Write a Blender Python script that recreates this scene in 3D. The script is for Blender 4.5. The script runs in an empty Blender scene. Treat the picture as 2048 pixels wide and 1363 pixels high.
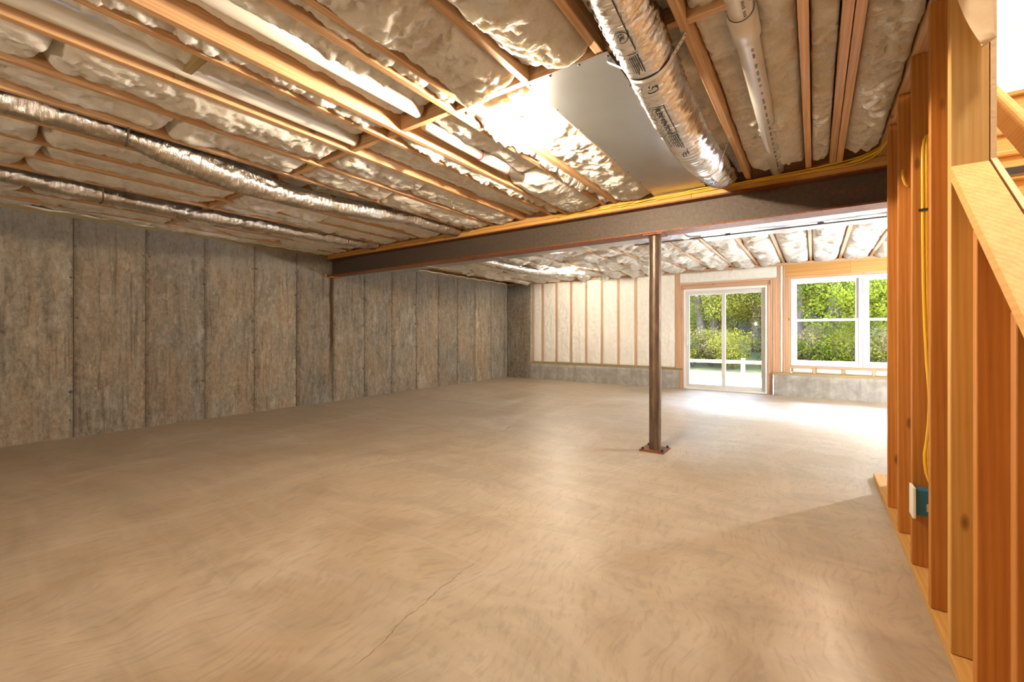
import bpy, bmesh, math, random
import numpy as np
from mathutils import Vector, Matrix

scene = bpy.context.scene
COL = scene.collection
R = math.radians
random.seed(7)

# ------------------------------------------------------------------ camera
YAW = R(34.8); F_PX = 870.0
cam_d = bpy.data.cameras.new('camera')
cam_d.sensor_fit = 'HORIZONTAL'; cam_d.sensor_width = 36.0
cam_d.lens = F_PX / 2048 * 36.0
cam_d.shift_y = -13.5 / 2048
cam_d.clip_start = 0.02; cam_d.clip_end = 300
cam = bpy.data.objects.new('camera', cam_d); COL.objects.link(cam)
cam.location = (0, 0, 1.10); cam.rotation_euler = (R(90), 0, YAW)
scene.camera = cam

# ------------------------------------------------------------------ sky, sun, exposure
world = bpy.data.worlds.new('world'); scene.world = world; world.use_nodes = True
wn = world.node_tree; wn.nodes.clear()
wo = wn.nodes.new('ShaderNodeOutputWorld'); wb = wn.nodes.new('ShaderNodeBackground')
sky = wn.nodes.new('ShaderNodeTexSky'); sky.sky_type = 'NISHITA'
sky.sun_disc = False; sky.sun_elevation = R(58); sky.sun_rotation = R(60)
sky.air_density = 1.0; sky.dust_density = 2.0
hz_ = wn.nodes.new('ShaderNodeHueSaturation'); hz_.inputs['Saturation'].default_value = .85     # thin bright haze
wn.links.new(sky.outputs[0], hz_.inputs['Color']); wn.links.new(hz_.outputs[0], wb.inputs[0]); wn.links.new(wb.outputs[0], wo.inputs[0])
wb.inputs[1].default_value = 27.0
sun_d = bpy.data.lights.new('sun', 'SUN'); sun_d.energy = 75.0; sun_d.angle = R(0.6); sun_d.color = (1, .95, .86)
sun = bpy.data.objects.new('sun', sun_d); COL.objects.link(sun)
sun.rotation_euler = Vector((-.16, -.30, -.94)).to_track_quat('-Z', 'Y').to_euler()
scene.view_settings.view_transform = 'Standard'; scene.view_settings.look = 'None'
scene.view_settings.exposure = 0.18; scene.view_settings.gamma = 1.0
scene.view_settings.use_curve_mapping = False
BULB = 3900.0            # bare bulb radiance
WARM = (1.0, .82, .60)
cy = scene.cycles
cy.max_bounces = 7; cy.diffuse_bounces = 4; cy.glossy_bounces = 4; cy.transparent_max_bounces = 8
cy.caustics_reflective = False; cy.caustics_refractive = False

# ------------------------------------------------------------------ node helpers
def new_mat(name):
    m = bpy.data.materials.new(name); m.use_nodes = True
    nt = m.node_tree; nt.nodes.clear()
    out = nt.nodes.new('ShaderNodeOutputMaterial')
    return m, nt, out
def N(nt, typ, **kw):
    n = nt.nodes.new(typ)
    for k, v in kw.items():
        if k.startswith('i_'):
            key = k[2:].replace('_', ' ')
            n.inputs[key].default_value = v
        else: setattr(n, k, v)
    return n
def L(nt, a, b): nt.links.new(a, b)
def ramp(nt, fac, stops):
    r = nt.nodes.new('ShaderNodeValToRGB')
    e = r.color_ramp.elements
    while len(e) < len(stops): e.new(0.5)
    for k, (p, c) in enumerate(stops):
        e[k].position = p; e[k].color = (c[0], c[1], c[2], 1) if not isinstance(c, (int, float)) else (c, c, c, 1)
    L(nt, fac, r.inputs[0]); return r.outputs[0]
def mix(nt, fac, a, b, mode='MIX'):
    m = nt.nodes.new('ShaderNodeMix'); m.data_type = 'RGBA'; m.blend_type = mode
    for sock, v in ((0, fac), (6, a), (7, b)):
        if hasattr(v, 'links'): L(nt, v, m.inputs[sock])
        elif isinstance(v, (int, float)): m.inputs[sock].default_value = v if sock == 0 else (v, v, v, 1)
        else: m.inputs[sock].default_value = (v[0], v[1], v[2], 1)
    return m.outputs[2]
def math_(nt, op, a, b=None, c=None):
    m = nt.nodes.new('ShaderNodeMath'); m.operation = op
    for k, v in enumerate((a, b, c)):
        if v is None: continue
        if hasattr(v, 'links'): L(nt, v, m.inputs[k])
        else: m.inputs[k].default_value = v
    return m.outputs[0]
def coords(nt, scale=(1, 1, 1), rand=0.0, kind='Object', rot=(0, 0, 0)):
    tc = nt.nodes.new('ShaderNodeTexCoord'); mp = nt.nodes.new('ShaderNodeMapping')
    mp.inputs['Scale'].default_value = scale; mp.inputs['Rotation'].default_value = rot
    L(nt, tc.outputs[kind], mp.inputs[0])
    if rand:
        oi = nt.nodes.new('ShaderNodeObjectInfo')
        cb = nt.nodes.new('ShaderNodeCombineXYZ')
        for k, f in enumerate((1.0, 0.73, 1.31)):
            L(nt, math_(nt, 'MULTIPLY', oi.outputs['Random'], rand * f), cb.inputs[k])
        L(nt, cb.outputs[0], mp.inputs['Location'])
    return mp.outputs[0]
def noise(nt, vec, scale, detail=4, rough=.55, dist=0.0):
    n = nt.nodes.new('ShaderNodeTexNoise')
    n.inputs['Scale'].default_value = scale; n.inputs['Detail'].default_value = detail
    n.inputs['Roughness'].default_value = rough; n.inputs['Distortion'].default_value = dist
    L(nt, vec, n.inputs['Vector']); return n.outputs['Fac']
def bump(nt, h, strength, dist=.01, normal=None):
    b = nt.nodes.new('ShaderNodeBump'); b.inputs['Strength'].default_value = strength
    b.inputs['Distance'].default_value = dist
    L(nt, h, b.inputs['Height'])
    if normal is not None: L(nt, normal, b.inputs['Normal'])
    return b.outputs[0]
def principled(nt, out, color, rough=.6, metal=0.0, normal=None, spec=.5):
    p = nt.nodes.new('ShaderNodeBsdfPrincipled')
    for key, v in (('Base Color', color), ('Roughness', rough), ('Metallic', metal), ('Specular IOR Level', spec)):
        if hasattr(v, 'links'): L(nt, v, p.inputs[key])
        elif isinstance(v, (int, float)): p.inputs[key].default_value = v
        else: p.inputs[key].default_value = (v[0], v[1], v[2], 1)
    if normal is not None: L(nt, normal, p.inputs['Normal'])
    L(nt, p.outputs[0], out.inputs[0]); return p

def rnd(nt):
    return nt.nodes.new('ShaderNodeObjectInfo').outputs['Random']

# ------------------------------------------------------------------ materials
M = {}
def wood(name, axis, light, dark, knot=(.12, .04, .01), rough=.62, rings=1.0):
    """sawn softwood; grain runs along axis"""
    m, nt, out = new_mat(name)
    st = [34.0, 34.0, 34.0]; st[axis] = .9
    v = coords(nt, st, 37.0)
    g = noise(nt, v, 1.0, 3, .5, .3)
    st2 = [150.0, 150.0, 150.0]; st2[axis] = 4.0
    fine = noise(nt, coords(nt, st2, 11.0), 1.0, 3, .6)
    w = N(nt, 'ShaderNodeTexWave', wave_type='BANDS', bands_direction='DIAGONAL')
    st3 = [12.0, 12.0, 12.0]; st3[axis] = .16
    L(nt, coords(nt, st3, 23.0), w.inputs['Vector'])
    w.inputs['Scale'].default_value = 2.6 * rings; w.inputs['Distortion'].default_value = 3.0
    w.inputs['Detail'].default_value = 2.0; w.inputs['Detail Scale'].default_value = .8
    s = math_(nt, 'MULTIPLY_ADD', g, .42, math_(nt, 'MULTIPLY', w.outputs['Fac'], .12))
    s = math_(nt, 'MULTIPLY_ADD', fine, .34, s)
    c = ramp(nt, s, [(.26, dark), (.62, light)])
    # knots
    vo = N(nt, 'ShaderNodeTexVoronoi', feature='F1')
    st4 = [7.0, 7.0, 7.0]; st4[axis] = 2.6
    L(nt, coords(nt, st4, 53.0), vo.inputs['Vector']); vo.inputs['Scale'].default_value = 1.0
    k = ramp(nt, vo.outputs['Distance'], [(.045, 1.0), (.10, 0.0)])
    c = mix(nt, math_(nt, 'MULTIPLY', k, .75), c, knot)
    tint = ramp(nt, rnd(nt), [(0.0, (.86, .86, .86)), (1.0, (1.06, 1.03, 1.0))])
    c = mix(nt, 1.0, c, tint, 'MULTIPLY')
    principled(nt, out, c, rough, normal=bump(nt, fine, .10, .002), spec=.3)
    M[name] = m
for ax, nm in enumerate('xyz'):
    wood('joist_' + nm, ax, (.72, .47, .26), (.47, .26, .115))
    wood('stud_' + nm, ax, (.58, .25, .052), (.38, .135, .022))
    wood('pine_' + nm, ax, (.76, .46, .155), (.60, .31, .075))
    wood('treated_' + nm, ax, (.44, .34, .17), (.24, .17, .075))
    wood('frame_' + nm, ax, (.70, .46, .30), (.46, .25, .13))
wood('header_x', 0, (.66, .38, .13), (.45, .21, .055))

def simple(name, col, rough=.5, metal=0.0, bscale=0, bstr=.2, var=0.0, spec=.5):
    m, nt, out = new_mat(name)
    nrm = None; c = col
    if bscale:
        h = noise(nt, coords(nt), bscale, 4)
        nrm = bump(nt, h, bstr, .004)
        if var:
            c = mix(nt, h, tuple(x * (1 - var) for x in col), tuple(min(1, x * (1 + var)) for x in col))
    principled(nt, out, c, rough, metal, nrm, spec); M[name] = m
simple('pvc', (.66, .62, .54), .35, 0, 30, .05, .05)
simple('white_vinyl', (.84, .83, .82), .35)
simple('shaded_vinyl', (.66, .63, .57), .4)  # shade on the door panels put into the vinyl colour
simple('black_ink', (.02, .02, .022), .6)
simple('grey_ink', (.13, .12, .12), .6)
simple('purple_primer', (.12, .03, .07), .5)
simple('red_primer', (.42, .05, .06), .5)
simple('strap_white', (.80, .80, .80), .35, .3)
simple('dark_strap', (.12, .11, .09), .6)
simple('blue_plastic', (.02, .135, .24), .4)
simple('pale_blue_plastic', (.20, .40, .52), .4)
simple('white_plastic', (.80, .79, .76), .35)
simple('paper_label', (.72, .72, .70), .7)
simple('yellow_cable', (.80, .50, .035), .4)
simple('bolt_steel', (.05, .04, .035), .55, .6)
simple('zinc_bolt', (.25, .24, .23), .4, .9)
simple('kraft', (.62, .42, .22), .8, 0, 40, .15, .08)
simple('sheet_edge', (.70, .49, .27), .85, 0, 90, .3, .12)
simple('white_paint', (.83, .82, .80), .7)
simple('dark_gap', (.012, .011, .010), .9)
simple('deck_board', (.42, .30, .17), .85, 0, 60, .3, .25)
simple('conduit', (.42, .44, .46), .4, .5)
simple('tie_scar', (.12, .098, .074), .9, 0, 60, .4, .3)
simple('gasket', (.5, .5, .48), .6)

def make_insulation():
    m, nt, out = new_mat('insulation')
    v = coords(nt, (1, 1, 1), 19.0)
    a = noise(nt, v, 9.0, 5, .62, .8)
    st = noise(nt, coords(nt, (38, 95, 60), 13.0), 1.0, 5, .65, 1.6)
    tuft = noise(nt, v, 46.0, 6, .7, 1.2)
    c = ramp(nt, a, [(.25, (.74, .66, .55)), (.48, (.85, .81, .74)), (.75, (.90, .88, .84))])
    c = mix(nt, math_(nt, 'MULTIPLY', ramp(nt, tuft, [(.35, 1.0), (.55, 0.0)]), .25), c, (.66, .56, .43))  # tan in the low tufts is shadow painted into the colour
    fib = noise(nt, coords(nt, (30, 150, 90), 7.0, rot=(0, .3, R(24))), 1.0, 4, .7, 2.5)
    fib2 = noise(nt, coords(nt, (150, 26, 90), 3.0, rot=(.2, 0, R(-18))), 1.0, 4, .7, 2.5)
    n1 = bump(nt, st, .55, .016)
    n2 = bump(nt, math_(nt, 'MAXIMUM', fib, fib2), .7, .007, bump(nt, tuft, .5, .012, n1))
    p = principled(nt, out, c, 1.0, normal=n2, spec=0.0)
    p.inputs['Subsurface Weight'].default_value = .85
    p.inputs['Subsurface Radius'].default_value = (1.0, .92, .80)
    p.inputs['Subsurface Scale'].default_value = .035
    M['insulation'] = m
make_insulation()

def make_concrete(name, axis_wall):
    """axis_wall: True = cast wall with vertical streaks, False = knee wall"""
    m, nt, out = new_mat(name)
    v = coords(nt)
    big = noise(nt, coords(nt, (1, 1, .55), 5.0), 1.7, 6, .6, .5)
    streak = noise(nt, coords(nt, (16, 16, .7), 3.0), 1.0, 6, .65, .5)
    streak2 = noise(nt, coords(nt, (30, 30, 1.3)), 1.0, 4, .6, .4)
    pit = noise(nt, v, 40.0, 5, .7)
    mott = noise(nt, coords(nt, (1.5, 1.5, .42), 9.0), 6.5, 8, .72, .25)
    spk = noise(nt, coords(nt, (1.6, 1.6, .9), 21.0), 17.0, 8, .78, .5)
    mm = math_(nt, 'MULTIPLY_ADD', spk, .55, math_(nt, 'MULTIPLY', mott, .5))
    c = ramp(nt, mm, [(.36, (.085, .070, .052)), (.47, (.20, .175, .138)), (.56, (.285, .258, .212)), (.68, (.43, .395, .335))])
    tan = ramp(nt, big, [(.42, 0.0), (.56, 1.0)])
    tan = math_(nt, 'MULTIPLY', tan, ramp(nt, streak, [(.36, .10), (.66, .75)]))
    c = mix(nt, tan, c, ramp(nt, spk, [(.3, (.235, .155, .085)), (.7, (.45, .325, .205))]))
    dk = ramp(nt, streak2, [(.34, 1.0), (.47, 0.0)])
    dk = math_(nt, 'MULTIPLY', dk, ramp(nt, noise(nt, coords(nt, (1, 1, .6), 29.0), 2.2, 5, .6), [(.42, 0.0), (.56, .75)]))
    c = mix(nt, math_(nt, 'MULTIPLY', dk, .8), c, (.095, .080, .060))
    fl_ = noise(nt, coords(nt, (7, 7, 2.2), 17.0), 1.0, 8, .78, .6)
    lt = ramp(nt, fl_, [(.60, 0.0), (.635, 1.0)])
    c = mix(nt, math_(nt, 'MULTIPLY', lt, .65), c, (.50, .40, .265))
    wh = ramp(nt, noise(nt, coords(nt, (2.6, 2.6, 1.1), 43.0), 1.0, 7, .7, .5), [(.60, 0.0), (.72, .55)])
    c = mix(nt, wh, c, (.47, .455, .43))
    # dirt bled along the form joints (panel edges)
    gen = N(nt, 'ShaderNodeTexCoord'); sg = N(nt, 'ShaderNodeSeparateXYZ'); L(nt, gen.outputs['Generated'], sg.inputs[0])
    ed = math_(nt, 'MINIMUM', sg.outputs[1], math_(nt, 'SUBTRACT', 1.0, sg.outputs[1]))
    ed = math_(nt, 'MULTIPLY_ADD', spk, .22, ed)
    edm = ramp(nt, ed, [(.10, .42), (.17, 0.0)])
    c = mix(nt, edm, c, (.10, .082, .060))
    sp = ramp(nt, pit, [(.30, 1.0), (.37, 0.0)])
    c = mix(nt, math_(nt, 'MULTIPLY', sp, .6), c, (.085, .07, .055))
    tint = ramp(nt, rnd(nt), [(0.0, (.82, .82, .83)), (.5, (.97, .95, .93)), (1.0, (1.10, 1.07, 1.02))])
    c = mix(nt, 1.0, c, tint, 'MULTIPLY')
    if axis_wall:
        # cement-grey band left at the top of the pour and the rust run below the beam pocket
        sx = N(nt, 'ShaderNodeSeparateXYZ'); L(nt, v, sx.inputs[0])
        wob = math_(nt, 'MULTIPLY_ADD', noise(nt, coords(nt, (3.3, 3.3, .9)), 1.0, 5, .65), .75, math_(nt, 'SUBTRACT', sx.outputs[2], .12))
        top = ramp(nt, math_(nt, 'MULTIPLY', wob, .4), [(.86, 0.0), (.96, 1.0)])
        c = mix(nt, math_(nt, 'MULTIPLY', top, ramp(nt, spk, [(.35, .15), (.65, .75)])), c, (.29, .275, .25))
        dy = math_(nt, 'ABSOLUTE', math_(nt, 'SUBTRACT', math_(nt, 'MULTIPLY_ADD', noise(nt, coords(nt, (1, 1, 3)), 1.5, 3), .05, sx.outputs[1]), 4.185))
        rz = ramp(nt, math_(nt, 'MULTIPLY', sx.outputs[2], .4), [(.05, 0.0), (.40, 1.0), (.82, 1.0), (.83, 0.0)])
        rust = math_(nt, 'MULTIPLY', ramp(nt, dy, [(.018, 1.0), (.045, 0.0)]), rz)
        c = mix(nt, rust, c, (.075, .032, .012))
    h = math_(nt, 'MULTIPLY_ADD', mott, .6, math_(nt, 'MULTIPLY', pit, .5))
    principled(nt, out, c, .88, normal=bump(nt, h, .5, .012), spec=.25)
    M[name] = m
make_concrete('concrete_wall', True)

def make_knee():
    m, nt, out = new_mat('concrete_pale')
    v = coords(nt)
    mott = noise(nt, v, 6.0, 7, .7, .5); st = noise(nt, coords(nt, (9, 9, 1.3), 7.0), 1.0, 5, .6)
    pit = noise(nt, v, 34.0, 4, .7)
    c = ramp(nt, mott, [(.3, (.27, .25, .22)), (.7, (.50, .475, .43))])
    c = mix(nt, ramp(nt, st, [(.4, .45), (.6, 0.0)]), c, (.24, .21, .17))
    c = mix(nt, ramp(nt, pit, [(.29, .8), (.35, 0.0)]), c, (.07, .06, .05))
    principled(nt, out, c, .88, normal=bump(nt, mott, .4, .01), spec=.25); M['concrete_pale'] = m
make_knee()

def make_floor():
    m, nt, out = new_mat('floor_concrete')
    v = coords(nt)
    big = noise(nt, v, .55, 5, .6, .6)
    mid = noise(nt, v, 1.9, 7, .62, 1.2)
    # trowel sweeps: stretched noise bent by a low frequency field
    def sweep(sc, rot, warp, wscale, det=6):
        wv = N(nt, 'ShaderNodeTexNoise'); wv.inputs['Scale'].default_value = wscale; wv.inputs['Detail'].default_value = 2
        L(nt, v, wv.inputs['Vector'])
        va = N(nt, 'ShaderNodeVectorMath', operation='MULTIPLY_ADD')
        L(nt, wv.outputs['Color'], va.inputs[0]); va.inputs[1].default_value = (warp, warp, 0); L(nt, v, va.inputs[2])
        mp = N(nt, 'ShaderNodeMapping'); mp.inputs['Scale'].default_value = sc; mp.inputs['Rotation'].default_value = (0, 0, R(rot)); L(nt, va.outputs[0], mp.inputs[0])
        return noise(nt, mp.outputs[0], 1.0, det, .62, .3)
    tr = sweep((.8, 5.0, 1), 48, 1.6, .5, 4); tr2 = sweep((4.2, .5, 1), 20, 1.5, .4, 3); tr3 = sweep((.9, 12.0, 1), 30, .8, .6, 4)
    fine = sweep((40, 9, 1), 35, .6, 1.3)
    c = ramp(nt, mid, [(.30, (.35, .275, .195)), (.5, (.45, .375, .285)), (.70, (.55, .48, .385))])
    c = mix(nt, ramp(nt, big, [(.42, 0.0), (.64, .55)]), c, (.42, .30, .19))
    c = mix(nt, ramp(nt, tr, [(.36, .40), (.55, 0.0)]), c, (.30, .25, .19))
    c = mix(nt, ramp(nt, tr2, [(.52, 0.0), (.68, .34)]), c, (.56, .48, .38))
    c = mix(nt, ramp(nt, tr3, [(.54, 0.0), (.70, .28)]), c, (.55, .475, .375))
    c = mix(nt, ramp(nt, fine, [(.36, .35), (.50, 0.0)]), c, (.26, .205, .145))
    ro = ramp(nt, mid, [(.3, .36), (.7, .54)])
    h = math_(nt, 'MULTIPLY_ADD', fine, .4, mid)
    principled(nt, out, c, ro, normal=bump(nt, h, .10, .008), spec=.5); M['floor_concrete'] = m
make_floor()

def make_steel(name, rust_amt):
    m, nt, out = new_mat(name)
    v = coords(nt)
    n1 = noise(nt, coords(nt, (1.2, 6, 6)), 2.0, 6, .65, .6); n2 = noise(nt, v, 34.0, 5, .7)
    grey = ramp(nt, n2, [(.25, (.075, .056, .042)), (.75, (.135, .106, .083))])
    rust = ramp(nt, n2, [(.3, (.13, .034, .010)), (.7, (.34, .105, .026))])
    f = ramp(nt, n1, [(.50 - rust_amt, 0.0), (.72 - rust_amt, 1.0)])
    c = mix(nt, f, grey, rust)
    principled(nt, out, c, .55, .25, bump(nt, n2, .25, .003)); M[name] = m
make_steel('steel_web', -.10); make_steel('steel_flange', .22)

def make_column():
    m, nt, out = new_mat('column_steel')
    n2 = noise(nt, coords(nt, (26, 26, 5)), 1.0, 5, .7)
    n3 = noise(nt, coords(nt), 60.0, 4, .7)
    c = ramp(nt, n2, [(.3, (.10, .07, .052)), (.55, (.19, .135, .10)), (.78, (.32, .21, .14))])
    principled(nt, out, c, ramp(nt, n3, [(.3, .30), (.7, .5)]), .5, bump(nt, n3, .2, .002)); M['column_steel'] = m
make_column()

def make_metal(name, col, rough, wrinkle, scale=(1, 1, 1), bs=60.0, dist=.006, rot=(0, 0, 0)):
    m, nt, out = new_mat(name)
    h = noise(nt, coords(nt, scale, 5.0, rot=rot), bs, 4, .6, 1.0)
    c = mix(nt, h, tuple(x * .82 for x in col), col)
    principled(nt, out, c, rough, 1.0, bump(nt, h, wrinkle, dist)); M[name] = m
make_metal('foil', (.90, .89, .88), .22, .7, (.9, 3.6, .9), 22.0, .008, (0, 0, R(22)))
make_metal('foil_dull', (.76, .71, .64), .28, .8, (.9, 3.6, .9), 20.0, .009, (0, 0, R(15)))
make_metal('galvanized', (.60, .63, .65), .30, .03, (1, 1, 1), 3.0, .02)
make_metal('duct_wrap', (.52, .54, .56), .30, .9, (2.6, 1, 1), 30.0, .008)

def make_foam():
    m, nt, out = new_mat('spray_foam')
    h = noise(nt, coords(nt, (1, 1, .55), 9.0), 26.0, 5, .6, .8)
    c = ramp(nt, h, [(.3, (.76, .71, .62)), (.7, (.87, .84, .78))])
    principled(nt, out, c, .8, normal=bump(nt, h, .5, .012), spec=.2); M['spray_foam'] = m
make_foam()

def make_glass():
    m, nt, out = new_mat('window_glass')
    tr = N(nt, 'ShaderNodeBsdfTransparent'); tr.inputs[0].default_value = (.93, .95, .94, 1)
    gl = N(nt, 'ShaderNodeBsdfGlossy'); gl.inputs['Roughness'].default_value = .02
    fr = N(nt, 'ShaderNodeFresnel'); fr.inputs[0].default_value = 1.45
    mx = N(nt, 'ShaderNodeMixShader'); L(nt, fr.outputs[0], mx.inputs[0])
    L(nt, tr.outputs[0], mx.inputs[1]); L(nt, gl.outputs[0], mx.inputs[2]); L(nt, mx.outputs[0], out.inputs[0])
    M['window_glass'] = m
make_glass()

def emitter(name, col, strength):
    m, nt, out = new_mat(name)
    e = N(nt, 'ShaderNodeEmission'); e.inputs[0].default_value = (*col, 1); e.inputs[1].default_value = strength
    L(nt, e.outputs[0], out.inputs[0]); M[name] = m
emitter('bulb_glow', WARM, BULB)
emitter('far_bulb_glow', (1, .88, .70), BULB * .5)
emitter('side_fill_glow', (.93, .97, 1.0), BULB * 2.2)
emitter('rear_fill_glow', (1, .80, .56), BULB * .42)
emitter('stair_fill_glow', (1, .95, .88), 620.0)

LEAF = .235
emitter('room_fill_glow', (1, .96, .92), 1500.0)
def make_leaf(name, c1, c2, c3):
    m, nt, out = new_mat(name)
    n = noise(nt, coords(nt), 1.4, 6, .75)
    col = ramp(nt, n, [(.30, tuple(LEAF * x for x in c1)), (.52, tuple(LEAF * x for x in c2)), (.72, tuple(LEAF * x for x in c3))])
    d = N(nt, 'ShaderNodeBsdfDiffuse'); t = N(nt, 'ShaderNodeBsdfTranslucent')
    L(nt, col, d.inputs[0]); L(nt, col, t.inputs[0])
    mx = N(nt, 'ShaderNodeMixShader'); mx.inputs[0].default_value = .45
    L(nt, d.outputs[0], mx.inputs[1]); L(nt, t.outputs[0], mx.inputs[2]); L(nt, mx.outputs[0], out.inputs[0]); M[name] = m
make_leaf('leaf_green', (.05, .07, .006), (.14, .165, .014), (.27, .265, .03))
make_leaf('leaf_yellow', (.08, .08, .009), (.22, .20, .025), (.34, .29, .06))
make_leaf('dry_brush', (.11, .07, .03), (.26, .18, .09), (.38, .28, .15))
def make_bark():
    m, nt, out = new_mat('bark')
    n = noise(nt, coords(nt, (14, 14, 3)), 1.0, 6, .7)
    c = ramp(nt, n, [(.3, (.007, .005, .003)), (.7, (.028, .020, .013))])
    principled(nt, out, c, .9, normal=bump(nt, n, .8, .03), spec=.1); M['bark'] = m
make_bark()
def make_ground():
    m, nt, out = new_mat('woodland_ground')
    n = noise(nt, coords(nt), 1.6, 7, .7)
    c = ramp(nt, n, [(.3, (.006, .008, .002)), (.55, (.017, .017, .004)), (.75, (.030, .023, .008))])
    principled(nt, out, c, .95, spec=.1); M['woodland_ground'] = m
    m, nt, out = new_mat('dry_grass')
    n = noise(nt, coords(nt), 9.0, 7, .7)
    c = ramp(nt, n, [(.3, (.022, .013, .004)), (.7, (.042, .027, .010))])
    principled(nt, out, c, .95, normal=bump(nt, n, .8, .03), spec=.1); M['dry_grass'] = m
    m, nt, out = new_mat('patio_concrete')
    n = noise(nt, coords(nt), 3.0, 7, .7)
    c = ramp(nt, n, [(.3, (.58, .56, .53)), (.7, (.70, .68, .65))])
    principled(nt, out, c, .9, spec=.2); M['patio_concrete'] = m
make_ground()

# ------------------------------------------------------------------ geometry helpers
class MB:
    """collects verts and faces, builds ONE mesh object"""
    def __init__(s): s.v = []; s.f = []
    def add(s, vs, fs):
        o = len(s.v); s.v += [tuple(p) for p in vs]; s.f += [tuple(i + o for i in f) for f in fs]; return s
    def box(s, x0, x1, y0, y1, z0, z1):
        vs = [(x, y, z) for z in (z0, z1) for y in (y0, y1) for x in (x0, x1)]
        return s.add(vs, [(0, 2, 3, 1), (4, 5, 7, 6), (0, 1, 5, 4), (2, 6, 7, 3), (0, 4, 6, 2), (1, 3, 7, 5)])
    def prism_x(s, pts, x0, x1):
        """polygon in (y,z), extruded in x"""
        n = len(pts); vs = [(x0, p[0], p[1]) for p in pts] + [(x1, p[0], p[1]) for p in pts]
        fs = [tuple(range(n))[::-1], tuple(range(n, 2 * n))] + [(i, (i + 1) % n, n + (i + 1) % n, n + i) for i in range(n)]
        return s.add(vs, fs)
    def prism_y(s, pts, y0, y1):
        n = len(pts); vs = [(p[0], y0, p[1]) for p in pts] + [(p[0], y1, p[1]) for p in pts]
        fs = [tuple(range(n)), tuple(range(n, 2 * n))[::-1]] + [(i, n + i, n + (i + 1) % n, (i + 1) % n) for i in range(n)]
        return s.add(vs, fs)
    def tube(s, path, rad, seg=12, caps=True):
        path = [Vector(p) for p in path]; n = len(path); vs = []; fs = []
        rads = rad if isinstance(rad, (list, tuple)) else [rad] * n
        up = Vector((0.0123, 0.2, 1)).normalized(); prev = None
        for i, p in enumerate(path):
            t = (path[min(i + 1, n - 1)] - path[max(i - 1, 0)]).normalized()
            if prev is None:
                a = t.cross(up)
                if a.length < .2: a = t.cross(Vector((1, 0.1, 0)))
                a.normalize()
            else: a = (prev - t * prev.dot(t)).normalized()
            prev = a; b = t.cross(a)
            for k in range(seg):
                th = 2 * math.pi * k / seg
                vs.append(p + (a * math.cos(th) + b * math.sin(th)) * rads[i])
        for i in range(n - 1):
            for k in range(seg):
                k2 = (k + 1) % seg
                fs.append((i * seg + k, i * seg + k2, (i + 1) * seg + k2, (i + 1) * seg + k))
        if caps:
            fs.append(tuple(range(seg))[::-1]); fs.append(tuple(range((n - 1) * seg, n * seg)))
        return s.add(vs, fs)
    def lathe(s, prof, cx, cy, seg=24, z0=0.0, axis='z'):
        vs = []; fs = []; n = len(prof)
        for (r, h) in prof:
            for k in range(seg):
                th = 2 * math.pi * k / seg
                vs.append((cx + r * math.cos(th), cy + r * math.sin(th), z0 + h))
        for i in range(n - 1):
            for k in range(seg):
                k2 = (k + 1) % seg
                fs.append((i * seg + k, i * seg + k2, (i + 1) * seg + k2, (i + 1) * seg + k))
        return s.add(vs, fs)
    def build(s, name, mat, parent=None, smooth=False, bevel=0.0):
        me = bpy.data.meshes.new(name); me.from_pydata(s.v, [], s.f); me.update()
        if bevel:
            bm = bmesh.new(); bm.from_mesh(me)
            bmesh.ops.bevel(bm, geom=bm.edges[:], offset=bevel, segments=1, affect='EDGES', profile=.5)
            bm.to_mesh(me); bm.free()
        else:
            bm = bmesh.new(); bm.from_mesh(me); bmesh.ops.recalc_face_normals(bm, faces=bm.faces[:]); bm.to_mesh(me); bm.free()
        return link(name, me, mat, parent, smooth)

def link(name, me, mat, parent=None, smooth=False):
    if mat is not None: me.materials.append(M[mat] if isinstance(mat, str) else mat)
    if smooth:
        me.polygons.foreach_set('use_smooth', [True] * len(me.polygons))
    o = bpy.data.objects.new(name, me); COL.objects.link(o)
    if parent is not None: attach(o, parent)
    return o
def attach(o, parent):
    o.parent = parent
    wl = Vector(parent.location)
    p = parent.parent
    while p is not None: p = p.parent          # meshes are modelled in room coordinates; empties carry only a location
    if parent.type == 'EMPTY': o.matrix_parent_inverse = Matrix.Translation(-wl)
def tag(o, label=None, cat=None, group=None, kind=None):
    if label: o['label'] = label
    if cat: o['category'] = cat
    if group: o['group'] = group
    if kind: o['kind'] = kind
    return o
def empty(name, loc, label, cat, group=None, kind=None):
    o = bpy.data.objects.new(name, None); COL.objects.link(o); o.location = loc; o.empty_display_size = .1
    return tag(o, label, cat, group, kind)
def box(name, x0, x1, y0, y1, z0, z1, mat, parent=None, bevel=0.0):
    return MB().box(x0, x1, y0, y1, z0, z1).build(name, mat, parent, bevel=bevel)

def hash2(ix, iy, seed):
    h = (ix.astype(np.int64) * 374761393 + iy.astype(np.int64) * 668265263 + seed * 974634541) & 0xffffffff
    h = ((h ^ (h >> 13)) * 1274126177) & 0xffffffff
    h = (h ^ (h >> 16)) & 0xffff
    return h / 65535.0
def vnoise(x, y, seed=0):
    ix = np.floor(x); iy = np.floor(y); fx = x - ix; fy = y - iy
    fx = fx * fx * fx * (fx * (fx * 6 - 15) + 10); fy = fy * fy * fy * (fy * (fy * 6 - 15) + 10)
    a = hash2(ix, iy, seed); b = hash2(ix + 1, iy, seed); c = hash2(ix, iy + 1, seed); d = hash2(ix + 1, iy + 1, seed)
    return (a * (1 - fx) + b * fx) * (1 - fy) + (c * (1 - fx) + d * fx) * fy - .5
def fbm(x, y, seed=0, oct=4, gain=.5):
    r = np.zeros_like(x); a = 1.0
    for k in range(oct):
        r += a * vnoise(x, y, seed + 17 * k); x = x * 2.03 + 1.7; y = y * 2.03 + 5.1; a *= gain
    return r
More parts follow.
